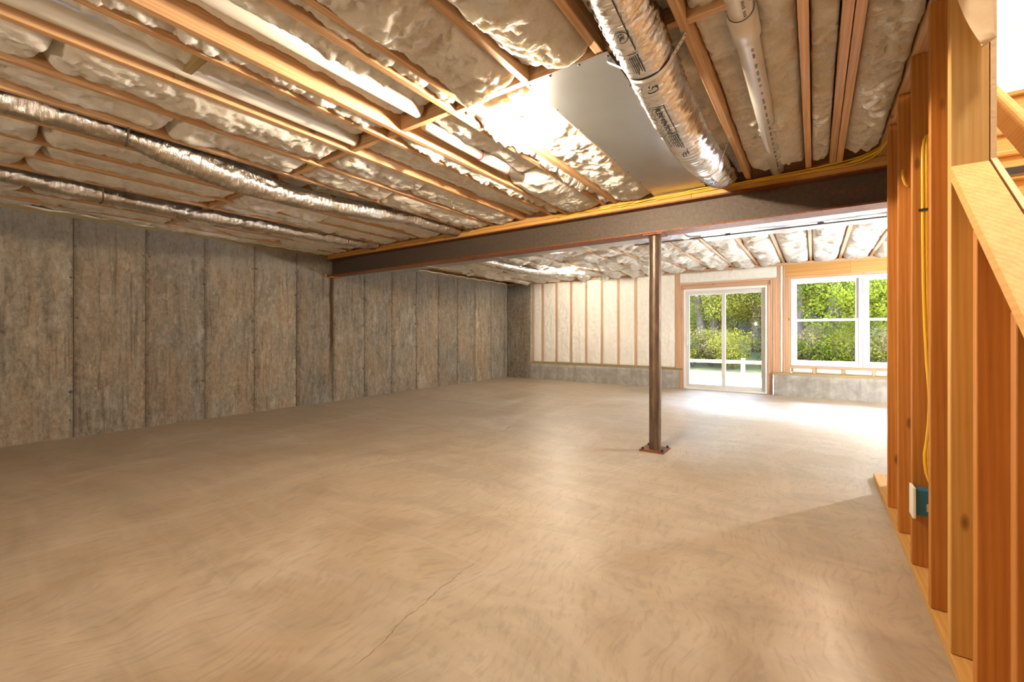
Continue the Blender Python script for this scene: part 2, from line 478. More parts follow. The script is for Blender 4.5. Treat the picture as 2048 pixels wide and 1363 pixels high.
def grid_mesh(name, Xg, Yg, Zg, closed_u=False):
    n, m = Xg.shape
    co = np.stack([Xg, Yg, Zg], -1).reshape(-1, 3)
    idx = np.arange(n * m).reshape(n, m)
    if closed_u:
        a = idx[:-1, :]; b = np.roll(idx, -1, 1)[:-1, :]; c = np.roll(idx, -1, 1)[1:, :]; d = idx[1:, :]
    else:
        a = idx[:-1, :-1]; b = idx[:-1, 1:]; c = idx[1:, 1:]; d = idx[1:, :-1]
    q = np.stack([a, b, c, d], -1).reshape(-1, 4)
    me = bpy.data.meshes.new(name)
    me.vertices.add(len(co)); me.vertices.foreach_set('co', co.ravel().astype(np.float32))
    me.loops.add(q.size); me.loops.foreach_set('vertex_index', q.ravel().astype(np.int32))
    me.polygons.add(len(q))
    me.polygons.foreach_set('loop_start', np.arange(0, q.size, 4, dtype=np.int32))
    me.polygons.foreach_set('loop_total', np.full(len(q), 4, dtype=np.int32))
    me.update(calc_edges=True); me.validate()
    return me

# ------------------------------------------------------------------ main dimensions (metres)
XL = -6.5            # left wall face
XR = 3.6             # right wall face
YB = -3.4            # back wall face
YF = 9.15            # far wall concrete face
YS = 9.22            # far stud face
ZW = 2.34            # top of poured wall
ZJ = 2.385           # underside of joists
ZD = 2.62            # underside of deck
ZF = 2.645           # upper floor
YBM = 4.18           # beam centre line
# ------------------------------------------------------------------ floor and concrete walls
floor = box('floor', XL - .25, XR + .25, YB - .25, YF + .25, -.12, 0, 'floor_concrete')
tag(floor, 'bare concrete basement floor with trowel marks and hairline cracks', 'floor', kind='structure')

simple('crack_stain', (.20, .115, .06), .9)
def crack(pts, wd, sd):
    rr = random.Random(sd); P = []
    for (a, b) in zip(pts[:-1], pts[1:]):
        n = max(3, int(math.dist(a, b) / .018))
        P += [(a[0] + (b[0] - a[0]) * k / n, a[1] + (b[1] - a[1]) * k / n) for k in range(n)]
    P.append(pts[-1]); Q = []; ox = oy = 0.0
    for p in P:
        ox = ox * .8 + rr.uniform(-.006, .006); oy = oy * .8 + rr.uniform(-.006, .006); Q.append((p[0] + ox, p[1] + oy))
    vs = []; fs = []
    for k, p in enumerate(Q):
        a = Q[max(0, k - 1)]; b = Q[min(len(Q) - 1, k + 1)]; d = math.dist(a, b) or 1
        nx, ny = -(b[1] - a[1]) / d, (b[0] - a[0]) / d; w = wd * rr.uniform(.35, 1.0) * math.sin(math.pi * (k + .5) / len(Q)) ** .4
        vs += [(p[0] - nx * w, p[1] - ny * w, .0006), (p[0] + nx * w, p[1] + ny * w, .0006)]
        if k: fs.append((2 * k - 2, 2 * k - 1, 2 * k + 1, 2 * k))
    o = MB().add(vs, fs).build('crack', 'crack_stain'); o.parent = floor; return o
crack([(-1.252, 0.851), (-1.263, 0.966), (-1.309, 1.128), (-1.31, 1.26), (-1.338, 1.439), (-1.357, 1.664)], 0.0022, 0)
crack([(-3.011, 3.735), (-2.871, 4.012), (-2.998, 4.25), (-2.792, 4.394), (-2.62, 4.479)], 0.004, 1)
crack([(0.402, 4.941), (0.449, 5.012), (0.501, 4.992)], 0.006, 2)
wl = empty('wall_left', (XL, 3, 0), 'long stained poured concrete wall with vertical form joints', 'wall', kind='structure')
box('wall_core', XL - .26, XL - .010, YB - .26, YF + .26, 0, ZW, 'tie_scar', wl)
PY0 = .1758 * 6.5; PW = .0938 * 6.5
joints = [PY0 + PW * k for k in range(-8, 15)]
joints = [YB - .1] + [j for j in joints if YB < j < YF - .12] + [YF - .11, YF]
ties = MB()
def tie_scar(mb, face, along, z, r, seed):
    """small lumpy snap-tie scar standing a few millimetres proud of a wall that faces +x"""
    rr = random.Random(seed); n = 7
    ring = [(along + r * rr.uniform(.6, 1.25) * math.cos(2 * math.pi * k / n), z + r * rr.uniform(.5, 1.1) * math.sin(2 * math.pi * k / n)) for k in range(n)]
    vs = [(face, a, b) for a, b in ring] + [(face + .007, along, z)]
    mb.add(vs, [(k, (k + 1) % n, n) for k in range(n)])
for k in range(len(joints) - 1):
    g = .0018
    ya, yb = joints[k] + g, joints[k + 1] - g
    jog = random.uniform(-.004, .004)
    # slightly ragged panel edge
    zs = np.linspace(0, ZW, 34); ys = np.concatenate([[ya], np.linspace(ya + .006, yb - .006, 7), [yb]])
    Yg, Zg = np.meshgrid(ys, zs)
    edge = fbm(Zg * 7, Zg * 0 + k, 3, 4)
    Yg2 = Yg.copy(); Yg2[:, 0] += .002 * edge[:, 0]; Yg2[:, -1] -= .002 * fbm(Zg * 7, Zg * 0 + k + 40, 5, 4)[:, -1]
    Xg = XL + jog + .005 * fbm(Yg * 3, Zg * 2, 9, 4)
    Xg[:, 0] -= .008; Xg[:, -1] -= .008
    me = grid_mesh('concrete_panel', Xg, Yg2, Zg)
    link('concrete_panel', me, 'concrete_wall', wl)
    if 0 < k < len(joints) - 1:
        for q, z in enumerate((.18, .50, .86, 1.28, 1.72, 2.05)):
            for sgn in (-1, 1):
                tie_scar(ties, XL + .002, joints[k] + sgn * random.uniform(.004, .035), z + random.uniform(-.03, .03), random.choice((.006, .010, .014, .024)), k * 31 + q * 3 + sgn)
t = ties.build('form_tie_scars', 'tie_scar', wl); tag(t, kind='stuff')
box('sill_plate', XL - .16, XL - .005, YB, YF, ZW, ZJ - .001, 'treated_y', wl)
sy_ = np.linspace(-.6, YF - .05, 420); sr_ = .008 + .010 * np.clip(fbm(sy_ * 9, sy_ * 0, 71, 4) + .2, 0, 1)
MB().tube([(XL - .004 + .004 * math.sin(31 * y), float(y), ZJ + .004 + .006 * math.sin(17 * y + 1)) for y in sy_], [float(r) for r in sr_], 6).build('foam_seal', 'spray_foam', wl, smooth=True)

wb_ = box('wall_back', XL - .25, XR + .25, YB - .25, YB, 0, ZW, 'concrete_wall'); tag(wb_, 'poured concrete wall behind the camera', 'wall', kind='structure')
wr_ = box('wall_right', XR, XR + .25, YB, YF + .26, 0, ZW, 'concrete_wall'); tag(wr_, 'poured concrete wall beyond the staircase', 'wall', kind='structure')
for nm, a in (('rim_right', (XR, XR + .2, YB - .2, YF + .2)), ('rim_back', (XL - .2, XR + .2, YB - .2, YB)), ('rim_left', (XL - .2, XL - .15, YB - .2, YF + .2)), ('rim_far', (XL - .2, XR + .2, YF + .2, YF + .25))):
    o = box('trim_' + nm, *a, ZW, ZF, 'joist_x'); tag(o, 'rim joist closing the ' + {'rim_right': 'right', 'rim_back': 'back', 'rim_left': 'left', 'rim_far': 'far'}[nm] + ' edge of the floor frame', 'joist', kind='structure')

# ------------------------------------------------------------------ ceiling: deck, joists, blocking
SX0, SX1, SY0, SY1 = .461, 1.46, .55, 4.12         # stair opening
ceil = empty('ceiling', (0, 3, ZJ), 'open joist ceiling with bare timber joists and blocking', 'ceiling', kind='structure')
dk = MB(); dk.box(XL - .2, SX0, YB - .2, YF + .25, ZD, ZF); dk.box(SX1, XR + .2, YB - .2, YF + .25, ZD, ZF)
dk.box(SX0, SX1, YB - .2, SY0, ZD, ZF); dk.box(SX0, SX1, SY1, YF + .25, ZD, ZF)
dk.build('subfloor', 'deck_board', ceil)
JT = .038
# right-hand edges of the joists
JX = [-.018, -.43, -.79, -1.19, -1.585, -1.705, -2.16, -2.31, -2.685, -3.10, -3.49, -3.885, -4.285, -4.665, -5.06, -5.455, -5.85, -6.24]
JXR = [.13, .172, .412, .45, 1.50, 1.9, 2.3, 2.7, 3.1, 3.5]
YJ = YBM
for k, x in enumerate(JX + JXR):
    if x in (1.9, 2.3, 2.7, 3.1, 3.5, 1.50): ya = YB
    else: ya = YB
    box('joist', x - JT, x, ya, YJ + .02, ZJ, ZD - .001, 'joist_y', ceil, bevel=.002)
FJX = [-.03 - .4064 * k for k in range(16)] + [.376, .783, 1.19, 1.596, 2.0, 2.41, 2.81, 3.22]
for x in FJX:
    box('joist', x - JT, x, YJ + .03, YF + .2, ZJ, ZD - .001, 'joist_y', ceil)
def blocking(y, xs, mat='joist_x', h=.235, zb=None):
    for a, b in xs:
        box('blocking', a + .001, b - .001, y - .019, y + .019, (zb or ZJ) + random.uniform(0, .012), ZD - .001, mat, ceil, bevel=.0015)
al = sorted(JX)
bays = [(al[i], al[i + 1] - JT) for i in range(len(al) - 1)]
blocking(1.885, [b for b in bays if b[1] - b[0] > .2])
blocking(1.90, [b for b in bays if b[1] - b[0] <= .2])
blocking(.86, [(-2.685, -2.31 - JT)], 'treated_x', zb=ZJ + .01)
blocking(YJ - .02, [b for b in bays] + [(-.018, .13 - JT), (.172, .412 - JT)], 'joist_x')

# ------------------------------------------------------------------ steel beam, plate, column
beam = empty('steel_beam', (-1.4, YBM, 2.045), 'rusty steel beam spanning the basement on a steel post', 'beam')
ZB0, ZB1 = 2.045, 2.308
BX0, BX1 = XL + .012, XR - .01
MB().box(BX0, BX1, YBM - .006, YBM + .006, ZB0 + .012, ZB1 - .012).build('web', 'steel_web', beam)
MB().box(BX0, BX1, YBM - .10, YBM + .10, ZB0, ZB0 + .013).build('bottom_flange', 'steel_flange', beam)
MB().box(BX0, BX1, YBM - .10, YBM + .10, ZB1 - .013, ZB1).build('top_flange', 'steel_flange', beam)
bp = empty('beam_plate', (-1.4, YBM, ZB1), 'doubled timber plate lying on top of the steel beam', 'timber')
for k, z in enumerate((ZB1 + .001, ZB1 + .039)):
    for j, (a, b) in enumerate(((BX0, -3.9 + .5 * k), (-3.898 + .5 * k, -.9 - .7 * k), (-.898 - .7 * k, BX1))):
        box('plank', a, b, YBM - .085 - .004 * k - random.uniform(0, .01), YBM + .085, z, z + .0365, 'pine_x', bp, bevel=.002)
sh = empty('beam_shim', (XL + .06, YBM - .05, 2.03), 'splintered wood shims under the steel beam at the concrete wall', 'shim')
MB().prism_x([(YBM - .10, 2.022), (YBM + .09, 2.022), (YBM + .09, 2.043), (YBM - .10, 2.036)], XL + .003, XL + .09).build('shim', 'stud_x', sh)
MB().add([(XL + .003, YBM - .13, 2.035), (XL + .10, YBM - .19, 2.052), (XL + .105, YBM - .17, 2.060), (XL + .003, YBM - .10, 2.044), (XL + .003, YBM - .13, 2.022), (XL + .10, YBM - .19, 2.040), (XL + .105, YBM - .17, 2.045), (XL + .003, YBM - .10, 2.021)],
         [(0, 1, 2, 3), (7, 6, 5, 4), (0, 4, 5, 1), (1, 5, 6, 2), (2, 6, 7, 3), (3, 7, 4, 0)]).build('splinter', 'pine_x', sh)

CXc, CYc = -1.245, YBM
colm = empty('steel_column', (CXc, CYc, 0), 'round brown steel post bolted to the concrete floor', 'post')
cb = MB(); cb.lathe([(.055, .013), (.055, 2.033)], CXc, CYc, 40)
cb.build('pipe', 'column_steel', colm, smooth=True)
sm = MB()
for s_ in (-.6, 1.0):
    an = math.atan2(-CYc, -CXc) + s_
    sm.tube([(CXc + .0545 * math.cos(an), CYc + .0545 * math.sin(an), .02), (CXc + .0545 * math.cos(an), CYc + .0545 * math.sin(an), 2.03)], .0022, 6)
sm.build('weld_seam', 'column_steel', colm)
box('base_plate', CXc - .115, CXc + .115, CYc - .115, CYc + .115, .001, .013, 'steel_flange', colm, bevel=.001)
box('cap_plate', CXc - .09, CXc + .09, CYc - .09, CYc + .09, 2.033, 2.0445, 'steel_flange', colm, bevel=.001)
for sx in (-1, 1):
    for sy in (-1, 1):
        bm_ = MB(); x, y = CXc + sx * .09, CYc + sy * .09
        bm_.lathe([(0, .028), (.011, .028), (.012, .026), (.012, .013)], x, y, 6)
        bm_.lathe([(0, .037), (.006, .037), (.006, .027)], x, y, 10)
        bm_.build('bolt', 'bolt_steel', colm)

# ------------------------------------------------------------------ insulation batts
def batt(x0, x1, y0, y1, zedge, bulge, seed, res=.016, amp=1.0, lean=0.0, lobes=None, name='insulation_batt', label=None, group=None, end=.05):
    nx = max(6, int((x1 - x0) / res)); ny = max(8, int((y1 - y0) / res))
    u = np.linspace(-1, 1, nx); yy = np.linspace(y0, y1, ny)
    U, Yg = np.meshgrid(u, yy)
    hw = (x1 - x0) / 2; cx = (x0 + x1) / 2
    Xg = cx + U * hw
    rs = np.random.RandomState(seed)
    lob = lobes or rs.uniform(1.5, 2.6)
    sk = rs.uniform(-.35, .35)
    e = np.clip(1 - np.abs(U) ** 3.2, 0, 1)
    ph = rs.uniform(0, 50)
    yw = Yg + .22 * U * hw * rs.uniform(-1.2, 1.2)
    # pillow lobes: smooth bellies separated by creases
    q = yw * lob + ph + .7 * vnoise(yw * 1.3, U * .8 + ph, seed)
    pill = np.abs(np.sin(q * math.pi / 2)) ** .6
    fold = np.abs(fbm(Xg * 4.5 + ph, Yg * 9, seed + 3, 3))
    z = zedge - bulge * e * (.45 + .55 * pill) * (1 + sk * U)
    lay = fbm(Xg * 3.4 + ph, Yg * 2.6, seed + 31, 4, .55) * 5.0           # peeling layers: soft terraces with lifted edges
    fr_ = lay - np.floor(lay); lay = np.floor(lay) + np.clip(fr_ * 1.25, 0, 1) ** 3
    z += amp * (.030 * fbm(Xg * 5 + ph, Yg * 3.6, seed + 1, 3) + .022 * fold + .011 * lay) * (.25 + .75 * e)
    z += amp * .024 * fbm(Xg * 17, Yg * 22 + ph, seed + 5, 5, .66) * (.45 + .55 * e)
    ends = np.minimum(Yg - y0, y1 - Yg)
    er = .07 + .06 * vnoise(Xg * 9, Yg * 0 + ph, seed + 9)
    t = np.clip(ends / np.maximum(er, .02), 0, 1); t = np.sqrt(np.clip(1 - (1 - t) ** 2, 0, 1))
    z = z * t + (1 - t) * (zedge + end + .05)
    sd = np.clip((1 - np.abs(U)) / .16, 0, 1); sd = np.sqrt(1 - (1 - sd) ** 2)
    z = z + (1 - sd) * (.045 + .05 * vnoise(Yg * 7, U * 0 + np.sign(U) * 3 + ph, seed + 13))
    z = np.minimum(z, ZD - .012)
    # ragged plan outline
    Xg = Xg + hw * .10 * fbm(Xg * 8, Yg * 7 + ph, seed + 21, 3) * e
    Xg = np.clip(Xg, x0 + .001, x1 - .001)
    Yg = np.clip(Yg + .03 * fbm(Xg * 9, Yg * 8 + 3, seed + 23, 3), y0 - .02, y1 + .02)
    # close the top: skirt up to the deck
    top = ZD - .004
    Xf = np.pad(Xg, 1, 'edge'); Yf = np.pad(Yg, 1, 'edge'); Zf = np.pad(z, 1, constant_values=top)
    me = grid_mesh(name, Xf, Yf, Zf)
    o = link(name, me, 'insulation', None, smooth=True)
    return tag(o, label or 'fluffy white fibreglass batt stuffed between joists of the near ceiling', 'insulation', group or 'insulation batts of the near ceiling')

YN = -1.2                      # batts behind the camera stay simple
seed = 100
def bay(k): return al[k] , al[k + 1] - JT
WHERE = {-6.24: 'the second bay outside the thin duct', -5.85: 'the bay just outside the thin duct', -5.06: 'the bay just inside the thin duct',
         -4.665: 'the middle bay between both slim ducts', -4.285: 'the bay just outside the slack duct', -3.49: 'the bay just inside the slack duct', -3.10: 'the bay beside the long grey-white pipe'}
G_CEIL = 'insulation batts of the near ceiling'
for k in range(len(al) - 1):
    a, b = al[k], al[k + 1] - JT
    w = b - a; seed += 7
    if w < .02: continue
    c = (a + b) / 2
    near = c > -3.3
    res = .009 if c > -2.5 else (.012 if near else .016)
    if w < .2:
        wh = 'beside the bulb' if c > -1.8 else 'between the two pipe bays'
        gr = 'narrow insulation strips'
        batt(a, b, -.6, 1.86, ZJ + .035, .05, seed, res, 1.1, label='torn fibreglass in the slim gap ' + wh + ', short of the blocking', group=gr)
        batt(a, b, 1.93, 4.10, ZJ + .035, .055, seed + 1, res, 1.2, label='torn fibreglass in the slim gap ' + wh + ', past the blocking', group=gr)
        continue
    if -2.2 < a < -2.1:        # pipe bay between -2.16 and -1.74
        batt(a, b, -1.0, 1.86, ZJ + .085, .02, seed, res, .7, label='recessed fibreglass batt above the fat pipe that stops near the bulb')
        batt(a, b, 1.91, 3.05, ZJ + .085, .02, seed + 1, res, .7, label='recessed fibreglass batt above a pipe with red-primed joints')
        batt(a, b, 3.06, 4.12, ZJ + .02, .05, seed + 2, res, .6, label='smooth cream fibreglass batt bulging past the end of the red-primed pipe')
    elif -2.7 < a < -2.6:
        batt(a, b, -1.0, 1.86, ZJ + .085, .02, seed, res, .7, label='recessed fibreglass batt above the grey-white pipe short of the blocking')
        batt(a, b, 1.91, 4.12, ZJ + .075, .03, seed + 1, res, .9, label='recessed fibreglass batt above a grey-white pipe beyond the blocking')
    elif -1.3 < a < -1.1:
        batt(a, b, -1.2, 1.84, ZJ + .02, .075, seed, res, 1.0, label='puffy cream fibreglass batt ending against the top of the sheet-metal panel')
    elif -1.6 < a < -1.5:
        batt(a, b, -1.2, 1.85, ZJ + .02, .085, seed, res, 1.0, label='puffy fibreglass batt before the blocking next to the ceiling bulb')
        batt(a, b, 1.92, 4.12, ZJ + .035, .035, seed + 3, res, .8, label='brightly lit fibreglass batt around the bare ceiling bulb')
    elif -.85 < a < -.7:
        batt(a, b, -1.0, 4.10, ZJ + .075, .03, seed, res, 1.0, label='long fibreglass batt running above the big printed foil duct')
    elif -.5 < a < -.4:
        batt(a, b, -1.0, 4.05, ZJ + .06, .035, seed, res, 1.25, label='rippled fibreglass batt behind the cream plastic drain pipe')
    elif -3.95 < a < -3.8:
        batt(a, b, -1.2, .62, ZJ + .085, .03, seed, res, .6, label='fibreglass batt above the slack foil duct, short of its dark strap')
        batt(a, b, 1.02, 2.2, ZJ + .075, .03, seed + 1, res, .6, label='fibreglass batt above the slack foil duct, between its strap and the middle of its droop')
        batt(a, b, 2.22, 4.12, ZJ + .075, .03, seed + 2, res, .6, label='fibreglass batt above the slack foil duct, from its droop to the beam')
    elif -5.5 < a < -5.4:
        batt(a, b, -1.2, 1.86, ZJ + .075, .03, seed, res, .6, label='fibreglass batt above the thin foil duct, short of the blocking')
        batt(a, b, 1.91, 4.12, ZJ + .075, .03, seed + 1, res, .6, label='fibreglass batt above the thin foil duct, from blocking to beam')
    else:
        cuts = [-1.2, random.uniform(.2, 1.2), 1.865]
        cuts2 = [1.905, random.uniform(2.7, 3.4), 4.12]
        if k % 2: cuts = [-1.2, random.uniform(.4, 1.1), 1.865]
        for s0 in (cuts, cuts2):
            for i in range(len(s0) - 1):
                seed += 1
                sg = (('one batt back from the blocking', 'ending at the blocking'), ('starting at the blocking', 'ending at the beam'))[s0 is cuts2][i]
                batt(a, b, s0[i], s0[i + 1] - .004, ZJ + .028, random.uniform(.03, .05), seed, res, .8, label='fibreglass batt in ' + WHERE[round(a, 3)] + ', ' + sg)
batt(-.018, .13 - JT, -.8, 4.05, ZJ + .045, .03, 911, .009, 1.3, label='narrow torn fibreglass strip beside the doubled joist', group=None)
batt(.172, .412 - JT, -.8, 3.97, ZJ + .04, .04, 913, .009, 1.4, label='crumpled white fibreglass batt next to the stair studs')
batt(XL - .1, al[0] - JT, -1.2, 4.12, ZJ + .03, .035, 915, .02, .8, label='fibreglass strip along the top of the concrete wall before the beam')
# beyond the beam
ORD = 'first second third fourth fifth sixth seventh eighth ninth tenth eleventh twelfth thirteenth fourteenth fifteenth sixteenth seventeenth eighteenth nineteenth twentieth twenty-first twenty-second'.split()
fj = sorted(FJX); G_FAR = 'insulation batts beyond the steel beam'
for k in range(len(fj) - 1):
    a, b = fj[k], fj[k + 1] - JT; seed += 9
    if a > 2.3: continue
    cut = random.uniform(6.3, 7.6)
    for (y0, y1) in ((4.35, cut), (cut + .01, YF + .12)):
        seed += 1
        batt(a, b, y0, y1, ZJ + .025, random.uniform(.04, .08), seed, .026, 1.25, label='white batt beyond the beam, ' + ORD[k] + ' bay from the concrete wall, ' + ('meeting the beam' if y0 < 5 else 'meeting the foam wall'), group=G_FAR)

# ------------------------------------------------------------------ ducts
def smooth_path(pts, step):
    """Catmull-Rom through pts, sampled about every step metres"""
    P = [Vector(p) for p in pts]; P = [P[0] * 2 - P[1]] + P + [P[-1] * 2 - P[-2]]
    out = []
    for i in range(1, len(P) - 2):
        n = max(2, int((P[i + 1] - P[i]).length / step))
        for k in range(n):
            t = k / n
            out.append(.5 * ((2 * P[i]) + (P[i + 1] - P[i - 1]) * t + (2 * P[i - 1] - 5 * P[i] + 4 * P[i + 1] - P[i + 2]) * t * t + (3 * P[i] - P[i - 1] - 3 * P[i + 1] + P[i + 2]) * t ** 3))
    out.append(P[-2]); return out
def flex_duct(pts, rad, pinches, seed, seg=44, step=.011, wr=1.0, smooth_sector=None, swell=None):
    path = smooth_path(pts, step); n = len(path)
    cen = np.array([tuple(p) for p in path])
    tan = np.gradient(cen, axis=0); tan /= np.linalg.norm(tan, axis=1)[:, None]
    side = np.cross(tan, np.array([0, 0, 1.0])); side /= np.linalg.norm(side, axis=1)[:, None]    # +x when running +y
    upv = np.cross(side, tan)
    s = np.concatenate([[0], np.cumsum(np.linalg.norm(np.diff(cen, axis=0), axis=1))])
    th = np.linspace(0, 2 * np.pi, seg, endpoint=False)         # 0 = straight down, + towards +side
    S_, T_ = np.meshgrid(s, th, indexing='ij')
    r = np.full_like(S_, rad)
    if swell: r += swell[2] * np.exp(-((cen[:, 1][:, None] - swell[0]) / swell[1]) ** 2)
    helix = S_ / .038 + T_ / (2 * np.pi)
    r += wr * .0035 * np.cos(helix * 2 * np.pi)
    cr = np.cos(T_) * 2.2; cs = np.sin(T_) * 2.2
    w = .7 * fbm(S_ * 42 + cr * 2.0, cs * 1.6 + cr * .7 + S_ * 5, seed, 3) + fbm(S_ * 9, cs * 2 + cr, seed + 4, 3)
    amp = np.ones_like(S_)
    if smooth_sector:
        d = np.abs(T_ - smooth_sector[0]); d = np.minimum(d, 2 * np.pi - d)
        amp = np.clip((d - smooth_sector[1]) / .25, .06, 1)
    r += wr * (.011 * w * amp - .004 * amp)
    for (yp, wd, dep) in pinches:
        yy = cen[:, 1][:, None]
        r -= dep * np.exp(-((yy - yp) / wd) ** 2)
    px = cen[:, None, :] + (-upv[:, None, :] * np.cos(T_)[..., None] + side[:, None, :] * np.sin(T_)[..., None]) * r[..., None]
    # hung weight flattens the belly a little
    me = grid_mesh('skin', px[..., 0], px[..., 1], px[..., 2], closed_u=True)
    return me, (cen, side, upv, s)
big = empty('foil_duct', (-.61, 2.5, 2.2), 'large silver foil flexible duct with black printing, strapped under the joists', 'duct')
pts_big = [(-.60, -.9, 2.50), (-.615, .6, 2.52), (-.625, 1.35, 2.47), (-.62, 1.66, 2.405), (-.61, 1.95, 2.335), (-.605, 2.25, 2.275), (-.60, 2.65, 2.235), (-.60, 3.0, 2.25), (-.605, 3.13, 2.27), (-.615, 3.45, 2.32), (-.62, 3.80, 2.385), (-.62, 4.05, 2.46)]
me_b, fr_b = flex_duct(pts_big, .112, [(1.955, .028, .010), (3.125, .028, .012)], 5, 60, .009, 1.0, (-.30, .55))
link('skin', me_b, 'foil', big, smooth=True)
def on_duct(frame, s0, th0, along, around, rad):
    cen, side, upv, s = frame
    k = int(np.clip(np.searchsorted(s, s0 + along), 1, len(s) - 1)); f = (s0 + along - s[k - 1]) / max(1e-6, s[k] - s[k - 1])
    c = cen[k - 1] * (1 - f) + cen[k] * f; sd = side[k]; up = upv[k]
    th = th0 + around / rad
    return c + (-up * math.cos(th) + sd * math.sin(th)) * rad
def y_to_s(frame, y): return float(np.interp(y, frame[0][:, 1], frame[3]))
def text_mesh(txt, size, bold=0.0):
    cu = bpy.data.curves.new('print', 'FONT'); cu.body = txt; cu.size = size; cu.offset = bold; cu.resolution_u = 2
    o = bpy.data.objects.new('print', cu); COL.objects.link(o)
    bpy.context.view_layer.update(); dg = bpy.context.evaluated_depsgraph_get()
    me = bpy.data.meshes.new_from_object(o.evaluated_get(dg))
    bpy.data.objects.remove(o); return me
def print_on(frame, y, th0, txt, size, rad, parent, bold=0.0, mat='black_ink', flip=False):
    """text runs along the duct away from the camera, letters' tops towards +x"""
    me = text_mesh(txt, size, bold); s0 = y_to_s(frame, y)
    for v in me.vertices:
        v.co = Vector(on_duct(frame, s0, th0, v.co.x, v.co.y, rad))
    me.materials.clear(); return tag(link('print', me, mat, parent), kind='stuff')
def bars_on(frame, items, rad, parent, mat='black_ink', name='print'):
    """items: (y, th0, length, height): small printed bars"""
    mb = MB()
    for (y, th0, ln, ht) in items:
        s0 = y_to_s(frame, y); n = max(1, int(ln / .02)); m_ = max(1, int(ht / .012)); vs = []; fs = []
        for i in range(n + 1):
            for j in range(m_ + 1): vs.append(on_duct(frame, s0, th0, ln * i / n, ht * j / m_, rad))
        for i in range(n):
            for j in range(m_): fs.append((i * (m_ + 1) + j, (i + 1) * (m_ + 1) + j, (i + 1) * (m_ + 1) + j + 1, i * (m_ + 1) + j + 1))
        mb.add(vs, fs)
    return tag(mb.build(name, mat, parent), kind='stuff')
RP = .1185
print_on(fr_b, 2.13, -.22, 'FLEX VENTO U', .034, RP, big, .0012)
items = [(2.12, .15, .225, .004), (2.12, -.24, .004, .045), (2.345, -.24, .004, .045)]
for k in range(5): items.append((2.36 + .003 * k, .10 - .09 * k, .16 - .012 * k, .0042))
for k in range(3): items.append((2.56 + .01 * k, .12 - .13 * k, .05, .006))
for k in range(2):
    for j in range(7): items.append((2.10 + j * .022, -.42 - .16 * k, .015 if j % 3 else .009, .005))
for j in range(9): items.append((2.30 + j * .024, -.46, .017 if j % 4 else .008, .005))
for k in range(6): items.append((3.22 + .004 * k, .24 - .075 * k, .15, .0042))
for k in range(4): items.append((3.42 + .012 * (k % 2), .20 - .11 * k, .05, .009))
items += [(1.45, .12, .34, .004), (1.79, -.22, .004, .04)]
for k in range(6): items.append((1.80 + .002 * k, .10 - .075 * k, .10 - .01 * (k % 3), .004))
for k in range(3): items.append((1.42 + .02 * k, .06 - .12 * k, .07, .011))
for k in range(2):
    for j in range(10): items.append((1.50 + j * .035, -.62 - .22 * k, .022 if j % 3 else .012, .006))
bars_on(fr_b, items, RP, big)
# ring mark with letters, and the marker strokes
s_c = 1.70; ring = MB(); pr = []
for r_ in (.026, .030):
    pr.append([on_duct(fr_b, y_to_s(fr_b, s_c), -.12, r_ * math.cos(a), r_ * math.sin(a), RP) for a in np.linspace(0, 2 * math.pi, 25)])
ring.add(pr[0] + pr[1], [(i, i + 1, 26 + i, 25 + i) for i in range(24)]); ring.build('print', 'black_ink', big)
print_on(fr_b, s_c - .018, -.20, 'UL', .03, RP, big, .001)
def stroke(frame, y, th0, pts, wd, rad, parent):
    c = [on_duct(frame, y_to_s(frame, y), th0, p[0], p[1], rad) for p in pts]
    mb = MB().tube(c, wd, 6); return mb.build('marker_stroke', 'black_ink', parent)
stroke(fr_b, 2.0, .05, [(.0, .0), (-.004, .014), (.006, .026), (.020, .024), (.026, .008), (.028, -.012), (.022, -.024)], .0026, RP - .001, big)
stroke(fr_b, 2.0, -.38, [(.0, .0), (.014, -.012), (.020, -.024)], .0026, RP - .001, big)
stroke(fr_b, 1.985, -.02, [(.0, .0), (.010, .0)], .0026, RP - .001, big)
def duct_strap(frame, y, rad, anchors, name, label, width=.024, mat='strap_white', parent=None):
    """band under the duct, ends nailed to the joist on either side"""
    s0 = y_to_s(frame, y)
    ths = np.linspace(-1.5, 1.25, 18); c = [anchors[0]] + [tuple(on_duct(frame, s0, t_, 0, 0, rad)) for t_ in ths] + [anchors[1]]
    vs = []; fs = []
    for p in c: vs += [(p[0], p[1] - width / 2, p[2]), (p[0], p[1] + width / 2, p[2])]
    cc = Vector((frame[0][:, 0].mean(), y, 2.5))
    n = len(c)
    for p in c:
        d = (Vector(p) - cc); d.y = 0; d.normalize(); q = Vector(p) + d * .0015
        vs += [(q.x, q.y - width / 2, q.z), (q.x, q.y + width / 2, q.z)]
    for i in range(n - 1):
        a = 2 * i; fs += [(a, a + 1, a + 3, a + 2), (2 * n + a, 2 * n + a + 2, 2 * n + a + 3, 2 * n + a + 1), (a, a + 2, 2 * n + a + 2, 2 * n + a), (a + 1, 2 * n + a + 1, 2 * n + a + 3, a + 3)]
    e = empty(name, c[0], label, 'strap')
    MB().add(vs, fs).build('band', mat, e)
    hole = MB(); p0 = Vector(c[-2]); p1 = Vector(c[-1])
    for k in range(5):
        p = p0.lerp(p1, .12 + .2 * k); hole.lathe([(0, -.0022), (.0032 + .0018 * (k == 4), -.0022), (.0032 + .0018 * (k == 4), 0)], p.x, p.y, 8, p.z)
    tag(hole.build('punched_holes', 'black_ink', e), kind='stuff')
    return e
duct_strap(fr_b, 1.955, .108, [(-.80, 1.945, ZJ - .002), (-.45, 1.945, ZJ - .003)], 'duct_strap', 'punched white metal strap holding the foil duct beside its marker number')
